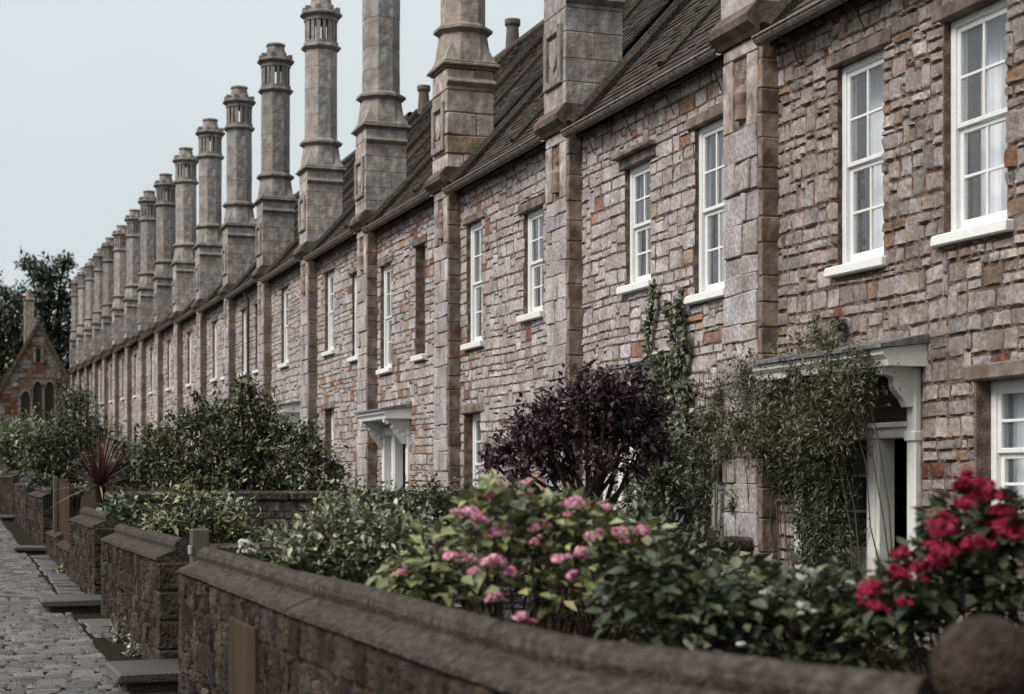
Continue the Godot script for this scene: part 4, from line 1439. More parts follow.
func make_chapel() -> void:
	# gabled end building across the head of the lane, its gable turned down the lane
	var zc := 104.0
	var g := ground_y(100.0)
	var t := thing("chapel", "small gabled stone building with traceried window at the head of the lane", "chapel", Vector3(5.7, g, -zc))
	var mb := MB.new()
	var eave := 5.3; var hw := 1.72; var apex := 8.6
	var poly := PackedVector2Array([Vector2(-hw - 0.5, -1), Vector2(-hw - 0.5, eave - 0.75), Vector2(0, apex), Vector2(hw, eave), Vector2(hw, -1)])
	mb.prism(Vector3(0, 0, -9), poly, Vector3.RIGHT, Vector3.UP, Vector3.BACK, 9.0, WHITE)
	build(mb, "wall", M.mortar, t)
	var stuff := MB.new()
	var cols := 30; var rows := 62
	var blocked := PackedByteArray()
	blocked.resize(cols * rows)
	for r in rows:
		for c in cols:
			var x := -hw - 0.5 + (c + 0.5) * (hw * 2.0 + 0.5) / cols; var y := (r + 0.5) * 0.138
			var edge := apex - (apex - eave) / hw * absf(x) - 0.1
			if y > edge or (absf(x + 0.05) < 1.12 and y > 2.5 and y < 5.35) or (absf(x) < 0.3 and y > 6.3 and y < 7.3):
				blocked[r * cols + c] = 1
	for s in pack(cols, rows, blocked, 2, 4, 1, 2):
		var q := []
		for cr in [[s[0], s[2]], [s[1], s[2]], [s[1], s[3]], [s[0], s[3]]]:
			q.append(Vector3(-hw - 0.5 + cr[0] * (hw * 2.0 + 0.5) / cols, cr[1] * 0.138, 0.0))
		stuff.stone(q, Vector3.BACK, 0.04, 0.01, 0.01, rubble_tone(0.5) * 0.6, rng, 3)
	build(stuff, "stones", M.rubble, t, Vector3.ZERO, "stuff")
	# traceried window of three lights
	var win := group_node("window", t, Vector3(-0.05, 2.6, 0.0))
	var pale := Color(0.36, 0.33, 0.29)
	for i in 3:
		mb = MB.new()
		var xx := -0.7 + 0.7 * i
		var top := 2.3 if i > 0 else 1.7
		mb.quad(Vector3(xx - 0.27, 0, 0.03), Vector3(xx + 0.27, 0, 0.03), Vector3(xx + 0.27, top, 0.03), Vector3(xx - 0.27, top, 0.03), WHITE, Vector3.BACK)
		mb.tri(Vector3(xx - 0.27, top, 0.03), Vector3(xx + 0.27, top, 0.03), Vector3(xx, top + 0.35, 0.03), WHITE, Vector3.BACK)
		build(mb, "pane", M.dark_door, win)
	for i in 4:
		mb = MB.new()
		var xx := -1.05 + 0.7 * i
		mb.box(Vector3(xx - 0.08, -0.1, 0.02), Vector3(xx + 0.08, 2.4 if i > 0 else 1.8, 0.14), pale, 0.02)
		build(mb, "mullion", M.ashlar, win)
	mb = MB.new()
	mb.box(Vector3(-1.2, -0.22, 0.02), Vector3(1.2, -0.1, 0.18), pale, 0.02)
	build(mb, "sill", M.ashlar, win)
	for i in 3:
		for sd in [-1.0, 1.0]:
			mb = MB.new()
			var xx := -0.7 + 0.7 * i; var top := 2.3 if i > 0 else 1.7
			mb.prism(Vector3(xx, top, 0.02), PackedVector2Array([Vector2(sd * 0.27, -0.1), Vector2(sd * 0.35, -0.1), Vector2(sd * 0.35, 0.42), Vector2(0, 0.42), Vector2(0, 0.28), Vector2(sd * 0.16, 0.18)]), Vector3.RIGHT, Vector3.UP, Vector3.BACK, 0.12, pale)
			build(mb, "tracery", M.ashlar, win)
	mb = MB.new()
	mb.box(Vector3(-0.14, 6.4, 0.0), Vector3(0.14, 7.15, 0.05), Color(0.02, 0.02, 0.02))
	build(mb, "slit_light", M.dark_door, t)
	for sd in [-1.0, 1.0]:
		mb = MB.new()
		mb.box(Vector3(sd * 0.22 - 0.08, 6.3, 0.0), Vector3(sd * 0.22 + 0.08, 7.25, 0.1), pale, 0.02)
		build(mb, "slit_jamb", M.ashlar, t)
	# roof
	var rf := group_node("roof", t)
	for sd in [-1.0, 1.0]:
		var e: Vector2 = Vector2(-hw - 0.75, eave - 1.2) if sd < 0 else Vector2(hw + 0.2, eave - 0.38)
		mb = MB.new()
		var up := (Vector2(0, apex + 0.02) - e)
		var steps := 22
		for i in steps:
			var a := e + up * (float(i) / steps); var b := e + up * (float(i + 1) / steps)
			var n := Vector2(-up.y, up.x).normalized() * (-1.0 if sd > 0 else 1.0)
			var A := a + n * 0.1; var B := b + n * 0.04
			for j in 20:
				var z0 := -9.0 + j * 0.45
				mb.quad(Vector3(A.x, A.y, z0), Vector3(A.x, A.y, z0 + 0.44), Vector3(B.x, B.y, z0 + 0.44), Vector3(B.x, B.y, z0), tone(Color(0.13, 0.12, 0.11), 0.25), Vector3(n.x, n.y, 0))
		build(mb, "slates", M.roof_tile, rf, Vector3.ZERO, "stuff")
		mb = MB.new()
		var n2 := Vector2(-up.y, up.x).normalized() * (-1.0 if sd > 0 else 1.0)
		mb.prism(Vector3(0, 0, -0.12), PackedVector2Array([e - n2 * 0.05, e + n2 * 0.2, Vector2(0, apex + 0.3), Vector2(0, apex - 0.02)]), Vector3.RIGHT, Vector3.UP, Vector3.BACK, 0.25, Color(0.27, 0.245, 0.21))
		build(mb, "coping_stone", M.coping, rf)
	mb = MB.new()
	mb.lathe(Vector3(0, apex + 0.2, 0), [Vector2(0.14, 0), Vector2(0.1, 0.15), Vector2(0.16, 0.25), Vector2(0.06, 0.4), Vector2(0.11, 0.55), Vector2(0.0, 0.75)], 8, Color(0.3, 0.27, 0.23))
	build(mb, "finial", M.coping, rf)
	var ch := group_node("chimney", t, Vector3(-0.38, 0, -3.5))
	mb = MB.new()
	mb.box(Vector3(-0.3, 6.0, -0.3), Vector3(0.3, 10.4, 0.3), Color(0.40, 0.37, 0.33), 0.02)
	build(mb, "stack", M.chimney_stone, ch)
	mb = MB.new()
	mb.box(Vector3(-0.37, 10.4, -0.37), Vector3(0.37, 10.55, 0.37), Color(0.36, 0.33, 0.3), 0.03)
	build(mb, "cap", M.chimney_stone, ch)
	mb = MB.new()
	mb.lathe(Vector3(0, 10.55, 0), [Vector2(0.18, 0), Vector2(0.14, 0.4), Vector2(0.17, 0.5), Vector2(0.1, 0.5), Vector2(0.1, 0.1)], 10, Color(0.5, 0.42, 0.33), true)
	build(mb, "chimney_pot", M.ashlar, ch)


# ---------------------------------------------------------------- garden walls, gates, steps
func step_slab(label: String, z: float, x0: float, x1: float, rise: float) -> void:
	var t := thing("gate_step", label, "step", Vector3((x0 + x1) * 0.5, ground_y(z), -z), "stone steps at the garden gates")
	var mb := MB.new()
	var hx := (x1 - x0) * 0.5
	mb.box(Vector3(-hx, rise - 0.07, -0.4), Vector3(hx, rise, 0.4), Color(0.082, 0.074, 0.067), 0.014, 0.012, rng)
	build(mb, "tread", M.sett, t)
	mb = MB.new()
	mb.box(Vector3(-hx + 0.06, -0.1, -0.34), Vector3(hx - 0.02, rise - 0.075, 0.34), Color(0.06, 0.052, 0.046), 0.012, 0.008, rng)
	build(mb, "riser", M.sett, t)


func make_walls() -> void:
	var near := garden_wall("garden_wall", "long low stone wall with roll coping ending at the ball finial", [Vector2(2.03, 3.08), Vector2(1.91, 3.37), Vector2(1.80, 3.74), Vector2(1.71, 3.95), Vector2(1.65, 4.2), Vector2(1.62, 5.0), Vector2(1.61, 7.0), Vector2(1.60, 10.5)], EYE - 0.425, 300, [1])
	# blocked hatch in its face
	var mb := MB.new()
	var hatch := group_node("hatch", near, Vector3(1.43, EYE - 0.91, -8.2) - near.position)
	for i in 4:
		mb = MB.new()
		mb.box(Vector3(-0.012, -0.25, -0.37 + i * 0.185), Vector3(0.05, 0.2 + rng.randf_range(-0.01, 0.01), -0.376 + (i + 1) * 0.185), tone(Color(0.5, 0.46, 0.38), 0.2), 0.006, 0.004, rng)
		build(mb, "board", M.timber, hatch)
	garden_wall("garden_wall", "stone wall with roll coping between the wooden gate post and the dressed gate pier", [Vector2(1.60, 11.55), Vector2(1.60, 15.75)], EYE - 0.405, 300, [0, 1])
	garden_wall("garden_wall", "short raised stretch of stone wall in front of the spiky cordyline", [Vector2(1.60, 16.55), Vector2(1.60, 19.7)], EYE - 0.31, 200, [0, 1])
	garden_wall("garden_wall", "knee-high stone wall below the brown board fence", [Vector2(1.60, 19.75), Vector2(1.60, 22.0)], EYE - 0.68, 100, [1])
	garden_wall("garden_wall", "knee-high stone wall stepping up past the brown board fence", [Vector2(1.60, 22.05), Vector2(1.60, 24.1)], EYE - 0.60, 80, [1])
	garden_wall("garden_wall", "mossy stone wall beyond the third gate step", [Vector2(1.60, 24.95), Vector2(1.58, 29.0)], EYE - 0.1, 0, [0, 1])
	garden_wall("garden_wall", "stone wall running from the pale shrub to the fourth gate step", [Vector2(1.58, 29.6), Vector2(1.56, 33.6)], EYE + 0.05, 0, [0, 1])
	garden_wall("garden_wall", "farther stone wall past the fourth gate step", [Vector2(1.56, 34.4), Vector2(1.5, 46.0)], EYE + 0.2, 0, [0])
	step_slab("broad stone slab step by the wooden gate post", 11.15, 1.07, 1.72, 0.13)
	step_slab("stone slab step at the dressed gate pier", 16.2, 0.9, 1.55, 0.13)
	step_slab("thin stone slab step below the board fence end", 24.5, 1.0, 1.55, 0.1)
	step_slab("stone slab step far along the lane", 34.0, 1.1, 1.6, 0.12)
	# ball finial on its pier
	var b := Vector3(2.124, 1.226, -3.020)
	var t := thing("gate_pier", "dark stone ball finial on a pier at the end of the coping", "gate pier", Vector3(b.x, 0, b.z))
	mb = MB.new()
	mb.box(Vector3(-0.16, 0, -0.16), Vector3(0.16, b.y - 0.17, 0.16), Color(0.10, 0.085, 0.075), 0.015, 0.006, rng)
	mb.box(Vector3(-0.2, b.y - 0.17, -0.2), Vector3(0.2, b.y - 0.12, 0.2), Color(0.10, 0.085, 0.075), 0.012)
	build(mb, "pier", M.coping, t)
	mb = MB.new()
	var prof := [Vector2(0.06, -0.125), Vector2(0.05, -0.105)]
	for i in range(3, 25):
		var a := -PI / 2 + PI * i / 24.0
		prof.append(Vector2(maxf(cos(a) * 0.114, 0.0005), sin(a) * 0.114))
	mb.lathe(Vector3(0, b.y, 0), prof, 28, Color(0.12, 0.095, 0.085), true)
	build(mb, "ball", M.coping, t)
	# gate post of weathered oak with a pale tag
	var gp := thing("gate_post", "weathered square wooden gate post with a white tag", "gate post", Vector3(1.66, ground_y(11.3), -11.2))
	mb = MB.new()
	mb.box(Vector3(-0.06, 0, -0.06), Vector3(0.06, EYE - 0.33 - ground_y(11.3), 0.06), WHITE, 0.01, 0.004, rng)
	build(mb, "post", M.pale_timber, gp)
	mb = MB.new()
	mb.box(Vector3(-0.075, EYE - 0.50 - ground_y(11.3), -0.03), Vector3(-0.055, EYE - 0.44 - ground_y(11.3), 0.063), Color(0.75, 0.73, 0.68), 0.004)
	build(mb, "tag", M.plaster, gp)
	# board fence on the knee-high wall
	var fn := thing("board_fence", "dark brown vertical board fence standing behind the knee-high wall", "fence", Vector3(1.53, ground_y(22.8), -22.8))
	for i in 18:
		mb = MB.new()
		var z := 1.55 - i * 0.155
		mb.box(Vector3(-0.012, 0.3, z), Vector3(0.012, 1.06 + rng.randf_range(-0.03, 0.03), z + 0.14), tone(Color(0.42, 0.33, 0.27), 0.25), 0.004, 0.003, rng)
		build(mb, "board", M.timber, fn)
	for z in [-0.3]:
		mb = MB.new()
		mb.box(Vector3(-0.075, 0.3, z), Vector3(-0.016, 1.12, z + 0.09), Color(1, 1, 1), 0.008)
		build(mb, "fence_post", M.pale_timber, fn)
	# garden divider across to the cottages
	for dv in [[19.4, 1.52, "low coped stone wall dividing two gardens before the scalloped porch"], [14.3, 1.2, "low dividing wall hidden among shrubs before the ivy"]]:
		var zd: float = dv[0]
		var d := thing("dividing_wall", dv[2], "garden wall", Vector3(1.8, ground_y(zd), -zd))
		var tp: float = (EYE - 0.13 if zd > 16 else EYE - 0.55) - ground_y(zd)
		mb = MB.new()
		mb.box(Vector3(0, -0.1, -0.14), Vector3(5.65, tp - 0.12, 0.14), WHITE)
		build(mb, "wall_core", M.mortar, d)
		var st := MB.new()
		var bl := PackedByteArray()
		bl.resize(112 * 22)
		for s in pack(112, 22, bl, 3, 6, 2, 4):
			var q := []
			for cr in [[s[0], s[2], 1, 1], [s[1], s[2], -1, 1], [s[1], s[3], -1, -1], [s[0], s[3], 1, -1]]:
				q.append(Vector3(cr[0] * 0.05 + cr[2] * 0.006, cr[1] * (tp - 0.12) / 22.0 + cr[3] * 0.006, 0.14))
			st.stone(q, Vector3.BACK, rng.randf_range(0.015, 0.03), 0.008, 0.007, rubble_tone(0.0) * 0.42, rng, 3)
		build(st, "stones", M.wall_stone, d, Vector3.ZERO, "stuff")
		var x := 0.0
		while x < 5.6:
			var l := minf(rng.randf_range(0.6, 0.9), 5.65 - x)
			mb = MB.new()
			mb.box(Vector3(x + 0.003, tp - 0.12, -0.2), Vector3(x + l - 0.003, tp, 0.2), tone(Color(0.2, 0.18, 0.16), 0.12), 0.03, 0.006, rng)
			build(mb, "coping_stone", M.coping, d)
			x += l
	# pale wall closing the lane
	var ew := thing("end_wall", "pale rendered wall across the head of the lane", "wall", Vector3(0, ground_y(62), -62))
	mb = MB.new()
	mb.box(Vector3(-3.0, 0, -0.2), Vector3(2.6, 1.15, 0.2), WHITE, 0.03)
	build(mb, "wall_face", M.render, ew)
	mb = MB.new()
	mb.box(Vector3(-3.05, 1.15, -0.26), Vector3(2.65, 1.27, 0.26), Color(0.3, 0.28, 0.25), 0.03)
	build(mb, "coping_stone", M.coping, ew)


# ---------------------------------------------------------------- planting
func make_plants() -> void:
	var green := [Color(0.056, 0.064, 0.034), Color(0.08, 0.087, 0.046), Color(0.04, 0.047, 0.028), Color(0.11, 0.112, 0.062)]
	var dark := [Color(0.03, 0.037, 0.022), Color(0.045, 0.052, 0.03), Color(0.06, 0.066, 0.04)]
	var pale := [Color(0.16, 0.17, 0.10), Color(0.23, 0.235, 0.15), Color(0.12, 0.135, 0.075), Color(0.30, 0.305, 0.21)]
	var lime := [Color(0.15, 0.17, 0.07), Color(0.19, 0.20, 0.095), Color(0.105, 0.125, 0.055), Color(0.23, 0.205, 0.10)]
	var grey := [Color(0.075, 0.09, 0.065), Color(0.10, 0.12, 0.09), Color(0.05, 0.06, 0.042), Color(0.15, 0.17, 0.13)]
	var purple := [Color(0.034, 0.02, 0.024), Color(0.05, 0.03, 0.035), Color(0.075, 0.05, 0.057), Color(0.04, 0.025, 0.028)]
	var pink := [Color(0.40, 0.14, 0.22), Color(0.46, 0.21, 0.28), Color(0.34, 0.09, 0.15), Color(0.50, 0.31, 0.35), Color(0.42, 0.27, 0.26)]
	var red := [Color(0.165, 0.007, 0.026), Color(0.11, 0.004, 0.016), Color(0.21, 0.02, 0.05)]
	var white := [Color(0.5, 0.49, 0.47), Color(0.45, 0.44, 0.4)]
	# pink hydrangea behind the coping
	var foot := Vector3(2.229, 1.143, -6.319)
	foot.y = ground_y(-foot.z)
	var hp := []
	for h in [[2.019, 1.493, -6.343, 1.1], [2.159, 1.561, -6.366, 1.3], [2.262, 1.605, -6.377, 0.8], [2.099, 1.423, -6.239, 0.8], [2.258, 1.434, -6.196, 0.8], [2.230, 1.377, -6.143, 0.7], [2.437, 1.533, -6.240, 1.1], [2.559, 1.509, -6.172, 0.8], [2.443, 1.407, -6.102, 0.8], [2.562, 1.423, -6.078, 0.85], [2.647, 1.426, -6.053, 0.85], [2.391, 1.339, -6.044, 0.95], [2.292, 1.324, -6.062, 0.7], [2.062, 1.313, -6.129, 1.1], [2.098, 1.268, -6.065, 0.95], [1.905, 1.331, -6.204, 0.8], [1.974, 1.316, -6.163, 0.7], [1.714, 1.276, -6.207, 0.6], [2.007, 1.168, -5.978, 0.9], [2.086, 1.108, -5.879, 0.8], [2.314, 1.257, -5.978, 0.7], [1.965, 1.265, -6.108, 0.7]]:
		hp.append([Vector3(h[0], h[1], h[2]) + Vector3(0.33, 0, -0.94) * rng.randf_range(-0.18, 0.18), h[3]])
	var c0 := []
	for c in [[2.200, 1.360, -6.487, 0.26], [2.043, 1.236, -6.542, 0.24], [2.494, 1.339, -6.385, 0.24], [2.671, 1.236, -6.324, 0.24], [2.318, 1.173, -6.446, 0.28], [1.926, 1.132, -6.583, 0.2], [2.553, 1.090, -6.365, 0.26], [2.200, 1.464, -6.487, 0.2], [1.855, 1.173, -6.607, 0.16], [2.788, 1.173, -6.283, 0.2], [2.435, 1.443, -6.406, 0.14], [2.749, 1.319, -6.297, 0.14]]:
		var q := Vector3(c[0], c[1], c[2]) - foot
		c0.append([q, Vector3(c[3], c[3] * 0.95, c[3])])
	hydrangea("bushy hydrangea with pink flower heads and yellow-green leaves behind the coping", foot, c0, 2100, 0.075, lime + lime + green, hp, 0.045, pink)
	# red hydrangea before the cottage door
	foot = Vector3(3.413, 1.215, -4.849)
	foot.y = ground_y(-foot.z)
	hp = []
	for h in [[3.328, 1.609, -4.895, 0.9], [3.383, 1.599, -4.863, 1.3], [3.293, 1.548, -4.831, 0.8], [3.409, 1.575, -4.825, 0.9], [3.153, 1.472, -4.782, 1.1], [3.223, 1.472, -4.758, 1.0], [3.178, 1.452, -4.748, 0.8], [3.231, 1.417, -4.683, 0.95], [3.418, 1.511, -4.741, 1.1], [3.386, 1.456, -4.680, 1.2], [3.436, 1.459, -4.667, 1.0], [3.109, 1.392, -4.692, 0.9], [3.093, 1.358, -4.651, 0.9], [3.044, 1.334, -4.634, 0.75], [3.003, 1.380, -4.711, 0.75], [2.950, 1.318, -4.645, 0.8], [2.822, 1.277, -4.631, 1.0], [2.794, 1.230, -4.573, 0.6], [2.916, 1.233, -4.534, 0.55]]:
		hp.append([Vector3(h[0], h[1], h[2]) + Vector3(0.33, 0, -0.94) * rng.randf_range(-0.18, 0.18), h[3]])
	c0 = []
	for c in [[3.411, 1.438, -4.902, 0.18], [3.526, 1.351, -4.862, 0.22], [3.328, 1.299, -4.931, 0.2], [3.443, 1.212, -4.891, 0.25], [3.229, 1.194, -4.965, 0.2], [3.592, 1.177, -4.840, 0.25], [3.361, 1.072, -4.920, 0.25], [3.131, 1.142, -5.000, 0.16]]:
		var q := Vector3(c[0], c[1], c[2]) - foot
		c0.append([q, Vector3(c[3], c[3] * 0.95, c[3])])
	hydrangea("tall hydrangea with crimson flower heads beside the cottage doorway", foot, c0, 1500, 0.076, green + dark, hp, 0.054, red)
	# dark hydrangea with a few white florets between them
	foot = Vector3(2.807, 1.058, -5.271)
	foot.y = ground_y(-foot.z)
	hp = []
	for h in [[2.800, 1.222, -5.273, 0.9], [2.946, 1.276, -5.223, 0.9], [3.060, 1.230, -5.183, 0.8], [2.902, 1.183, -5.238, 0.7], [2.537, 1.201, -5.365, 0.5], [3.077, 1.262, -5.177, 0.5], [2.689, 1.058, -5.312, 0.4]]:
		hp.append([Vector3(h[0], h[1], h[2]) + Vector3(0.33, 0, -0.94) * rng.randf_range(-0.18, 0.18), h[3]])
	c0 = []
	for c in [[2.580, 1.139, -5.456, 0.22], [2.734, 1.121, -5.402, 0.24], [2.906, 1.103, -5.342, 0.24], [3.061, 1.121, -5.289, 0.22], [3.198, 1.066, -5.241, 0.22], [2.442, 1.103, -5.503, 0.22], [2.614, 0.994, -5.444, 0.25], [2.889, 0.975, -5.348, 0.25], [3.129, 0.957, -5.265, 0.25], [2.477, 1.248, -5.491, 0.17]]:
		var q := Vector3(c[0], c[1], c[2]) - foot
		c0.append([q, Vector3(c[3], c[3] * 0.95, c[3])])
	hydrangea("low dark-leaved hydrangea with a few small white flower heads", foot, c0, 2100, 0.072, dark + green + [Color(0.09, 0.105, 0.085)], hp, 0.04, white)
	# pale variegated shrub on the wall
	plant_from("variegated_shrub", "pale variegated shrub spilling over the coping of the long wall", Vector2(2.314, 9.359), [[1.984, 1.252, -9.473, 0.22], [2.149, 1.368, -9.416, 0.24], [2.369, 1.339, -9.340, 0.26], [2.589, 1.281, -9.263, 0.25], [2.754, 1.194, -9.206, 0.22], [2.259, 1.165, -9.378, 0.24], [1.929, 1.165, -9.492, 0.14], [2.534, 1.135, -9.282, 0.24], [2.094, 1.165, -9.435, 0.22]], 7500, 0.05, 0.5, pale + pale + green)
	# white rose by the post
	var rs := plant_from("white_rose", "small white rose with two open blooms by the gate post", Vector2(1.804, 10.171), [[1.804, 1.160, -10.171, 0.1], [1.863, 1.105, -10.151, 0.1]], 500, 0.045, 0.6, green)
	for h in [[1.764, 1.238, -10.079, 1.0], [1.810, 1.189, -10.063, 0.7]]:
		var o := put("flower_head", floret_head(0.055, 0.8, 30, white), rs, Vector3(h[0], h[1], h[2]) - rs.position)
		o.scale = Vector3.ONE * h[3]
	# feathery shrub past the post
	plant_from("pale_leaved_shrub", "feathery pale green shrub leaning over the second wall", Vector2(2.182, 14.698), [[1.889, 1.258, -14.799, 0.24], [2.140, 1.365, -14.712, 0.28], [2.391, 1.320, -14.625, 0.26], [2.182, 1.188, -14.698, 0.3], [2.516, 1.143, -14.582, 0.22], [2.014, 1.453, -14.756, 0.18]], 5200, 0.07, 0.4, pale + lime + green)
	plant_from("ivy_clump", "clump of broad ivy hanging over the dressed gate pier", Vector2(1.732, 17.289), [[1.674, 1.272, -17.309, 0.17], [1.771, 1.343, -17.275, 0.18], [1.829, 1.138, -17.255, 0.17], [1.703, 1.097, -17.299, 0.14]], 1100, 0.085, 0.85, grey, "gloss_leaf")
	# big bush
	plant_from("leafy_bush", "big dark leafy bush before the middle cottages", Vector2(3.474, 20.495), [[2.476, 1.941, -20.841, 0.32], [2.652, 2.127, -20.780, 0.3], [2.887, 2.276, -20.698, 0.32], [3.098, 2.438, -20.625, 0.26], [3.321, 2.500, -20.547, 0.28], [3.568, 2.624, -20.462, 0.26], [3.674, 2.773, -20.425, 0.15], [3.533, 2.848, -20.474, 0.1], [3.744, 2.438, -20.401, 0.3], [4.002, 2.251, -20.311, 0.28], [4.272, 2.177, -20.217, 0.24], [4.448, 1.941, -20.156, 0.3], [4.648, 1.754, -20.087, 0.22], [2.946, 1.941, -20.678, 0.42], [3.357, 2.127, -20.535, 0.45], [3.709, 2.065, -20.413, 0.5], [4.120, 1.816, -20.270, 0.42], [3.415, 1.692, -20.515, 0.55], [3.944, 1.531, -20.331, 0.5], [2.829, 1.605, -20.719, 0.45], [4.530, 1.531, -20.128, 0.3], [3.016, 2.649, -20.653, 0.1], [3.861, 2.599, -20.360, 0.12], [4.378, 2.313, -20.181, 0.1], [2.476, 2.226, -20.841, 0.12]], 15000, 0.078, 0.48, green + green + dark + [Color(0.12, 0.118, 0.065), Color(0.16, 0.155, 0.09)], "leaf", 0.025)
	# cordyline
	var cd := Vector3(1.807, 1.511, -20.121)
	var ct := thing("cordyline", "spiky dark red cordyline rising above the raised wall", "cordyline", Vector3(cd.x, ground_y(19.0), cd.z))
	var cy := cd.y - ct.position.y + 0.05
	var mb := MB.new()
	mb.tube([Vector3(0, -0.1, 0), Vector3(0.02, cy * 0.5, 0), Vector3(0, cy, 0)], 0.05, 0.06, 8, WHITE)
	build(mb, "trunk", M.bark, ct)
	for i in 190:
		mb = MB.new()
		var d := rand_dir()
		d.y = absf(d.y) * 1.2 + 0.2 if i > 26 else -absf(d.y) * 0.25 + 0.12
		d = d.normalized()
		var l := rng.randf_range(0.5, 0.74)
		var col := leaf_tone([Color(0.055, 0.022, 0.024), Color(0.035, 0.016, 0.018), Color(0.085, 0.038, 0.036)]) if i > 26 else leaf_tone([Color(0.17, 0.12, 0.095), Color(0.25, 0.2, 0.16)])
		var side := d.cross(Vector3.UP).normalized() * 0.011
		var pts := []
		for s in 6:
			var f := s / 5.0
			pts.append(Vector3(0, cy, 0) + d * l * f + Vector3(0, -0.12 * f * f * (1.0 - d.y), 0))
		for s in 5:
			var w0 := 1.0 - pow(s / 5.0, 2.0); var w1 := 1.0 - pow((s + 1) / 5.0, 2.0)
			mb.quad(pts[s] - side * w0, pts[s] + side * w0, pts[s + 1] + side * w1, pts[s + 1] - side * w1, col, Vector3.UP)
		build(mb, "blade", M.leaf, ct)
	# shrubs further up
	plant_from("conifer_shrub", "dark feathery evergreen shrub beyond the cordyline", Vector2(2.361, 31.996), [[1.881, 2.382, -32.163, 0.5], [2.325, 2.663, -32.009, 0.6], [2.680, 2.475, -31.885, 0.55], [2.236, 2.100, -32.039, 0.7], [2.769, 2.006, -31.855, 0.5], [2.467, 3.133, -31.959, 0.35], [1.793, 1.968, -32.194, 0.5]], 9000, 0.12, 0.28, dark + green + [Color(0.085, 0.09, 0.05)], "leaf", 0.03)
	plant_from("flowering_shrub", "pale flowering shrub over the farther wall", Vector2(1.806, 39.599), [[1.501, 2.551, -39.705, 0.6], [1.980, 2.666, -39.539, 0.6], [2.371, 2.436, -39.403, 0.5], [1.653, 2.206, -39.652, 0.6], [2.154, 2.160, -39.478, 0.5]], 6000, 0.12, 0.5, pale + green, "leaf", 0.03)
	plant_from("trailing_vine", "small-leaved vine trailing along the top of the board fence", Vector2(2.020, 24.705), [[1.456, 1.659, -24.900, 0.13], [1.594, 1.586, -24.852, 0.12], [1.745, 1.528, -24.800, 0.13], [1.910, 1.485, -24.743, 0.15], [1.333, 1.630, -24.943, 0.14]], 1500, 0.05, 0.6, grey + dark, "leaf", 0.008, "climber")
	plant_from("green_shrub", "rounded green shrub against the far pilasters", Vector2(3.366, 30.588), [[3.109, 2.085, -30.678, 0.5], [3.452, 1.903, -30.559, 0.5], [2.971, 1.812, -30.726, 0.45]], 3500, 0.1, 0.5, green + dark)
	# hedge on the dividing wall, rambling plants between
	plant_from("clipped_hedge", "dark small-leaved hedge along the dividing wall", Vector2(4.819, 16.852), [[4.018, 1.365, -17.130, 0.28], [4.318, 1.418, -17.026, 0.28], [4.619, 1.397, -16.921, 0.28], [4.919, 1.418, -16.817, 0.28], [5.220, 1.386, -16.712, 0.28], [5.470, 1.333, -16.625, 0.25], [4.469, 1.227, -16.973, 0.3], [5.020, 1.206, -16.782, 0.3]], 6500, 0.055, 0.55, dark + green + [Color(0.13, 0.14, 0.10)])
	plant_from("garden_shrub", "dark green shrub under the purple-leaved tree", Vector2(4.163, 10.199), [[3.848, 1.363, -10.308, 0.26], [4.100, 1.263, -10.221, 0.3], [4.415, 1.230, -10.111, 0.3], [4.730, 1.097, -10.002, 0.3], [3.911, 1.097, -10.286, 0.3], [4.478, 1.030, -10.089, 0.3]], 4500, 0.07, 0.5, dark)
	plant_from("garden_shrub", "low dark shrubs below the porch climber", Vector2(5.067, 9.250), [[4.650, 0.937, -9.394, 0.25], [4.888, 0.874, -9.312, 0.25], [5.127, 0.874, -9.229, 0.25], [5.365, 0.842, -9.146, 0.25], [5.543, 0.779, -9.084, 0.2]], 3000, 0.08, 0.45, dark + green)
	plant_from("evergreen_shrub", "dark evergreen shrub filling the wall foot under the ivy", Vector2(6.484, 14.262), [[6.261, 1.441, -14.340, 0.26], [6.457, 1.649, -14.271, 0.24], [6.618, 1.346, -14.216, 0.26], [6.707, 0.968, -14.185, 0.26], [6.395, 1.015, -14.293, 0.3], [6.547, 1.866, -14.240, 0.16], [6.172, 1.015, -14.371, 0.26]], 6500, 0.06, 0.45, dark)
	# purple tree
	foot = Vector3(4.830, 1.315, -12.084)
	foot.y = ground_y(-foot.z)
	var pt := thing("purple_tree", "small dark purple-leaved tree before the ivy covered cottage", "tree", foot)
	var pc := []
	for c in [[4.213, 1.890, -12.299, 0.18], [4.361, 2.040, -12.247, 0.22], [4.548, 2.197, -12.182, 0.24], [4.756, 2.323, -12.110, 0.24], [4.964, 2.371, -12.038, 0.25], [5.173, 2.308, -11.965, 0.24], [5.329, 2.182, -11.911, 0.22], [4.108, 1.788, -12.335, 0.12], [4.436, 1.882, -12.221, 0.24], [4.682, 2.024, -12.136, 0.28], [4.935, 2.063, -12.048, 0.3], [5.188, 2.008, -11.960, 0.26], [5.351, 1.898, -11.903, 0.2], [4.905, 1.803, -12.058, 0.2], [4.622, 1.740, -12.157, 0.18], [5.188, 1.756, -11.960, 0.18], [4.324, 1.740, -12.260, 0.14], [5.031, 2.197, -12.014, 0.28], [4.510, 2.024, -12.195, 0.22], [4.830, 2.481, -12.084, 0.1], [5.217, 2.465, -11.950, 0.1], [4.071, 1.882, -12.348, 0.08]]:
		pc.append([Vector3(c[0], c[1], c[2]) + Vector3(0.33, 0, -0.94) * rng.randf_range(-0.25, 0.25) - foot, Vector3(c[3], c[3] * 0.85, c[3] * 1.1)])
	mb = MB.new()
	foliage(mb, pc, 11000, 0.058, 0.55, purple, 0.35)
	build(mb, "crown", M.gloss_leaf, pt)
	mb = MB.new()
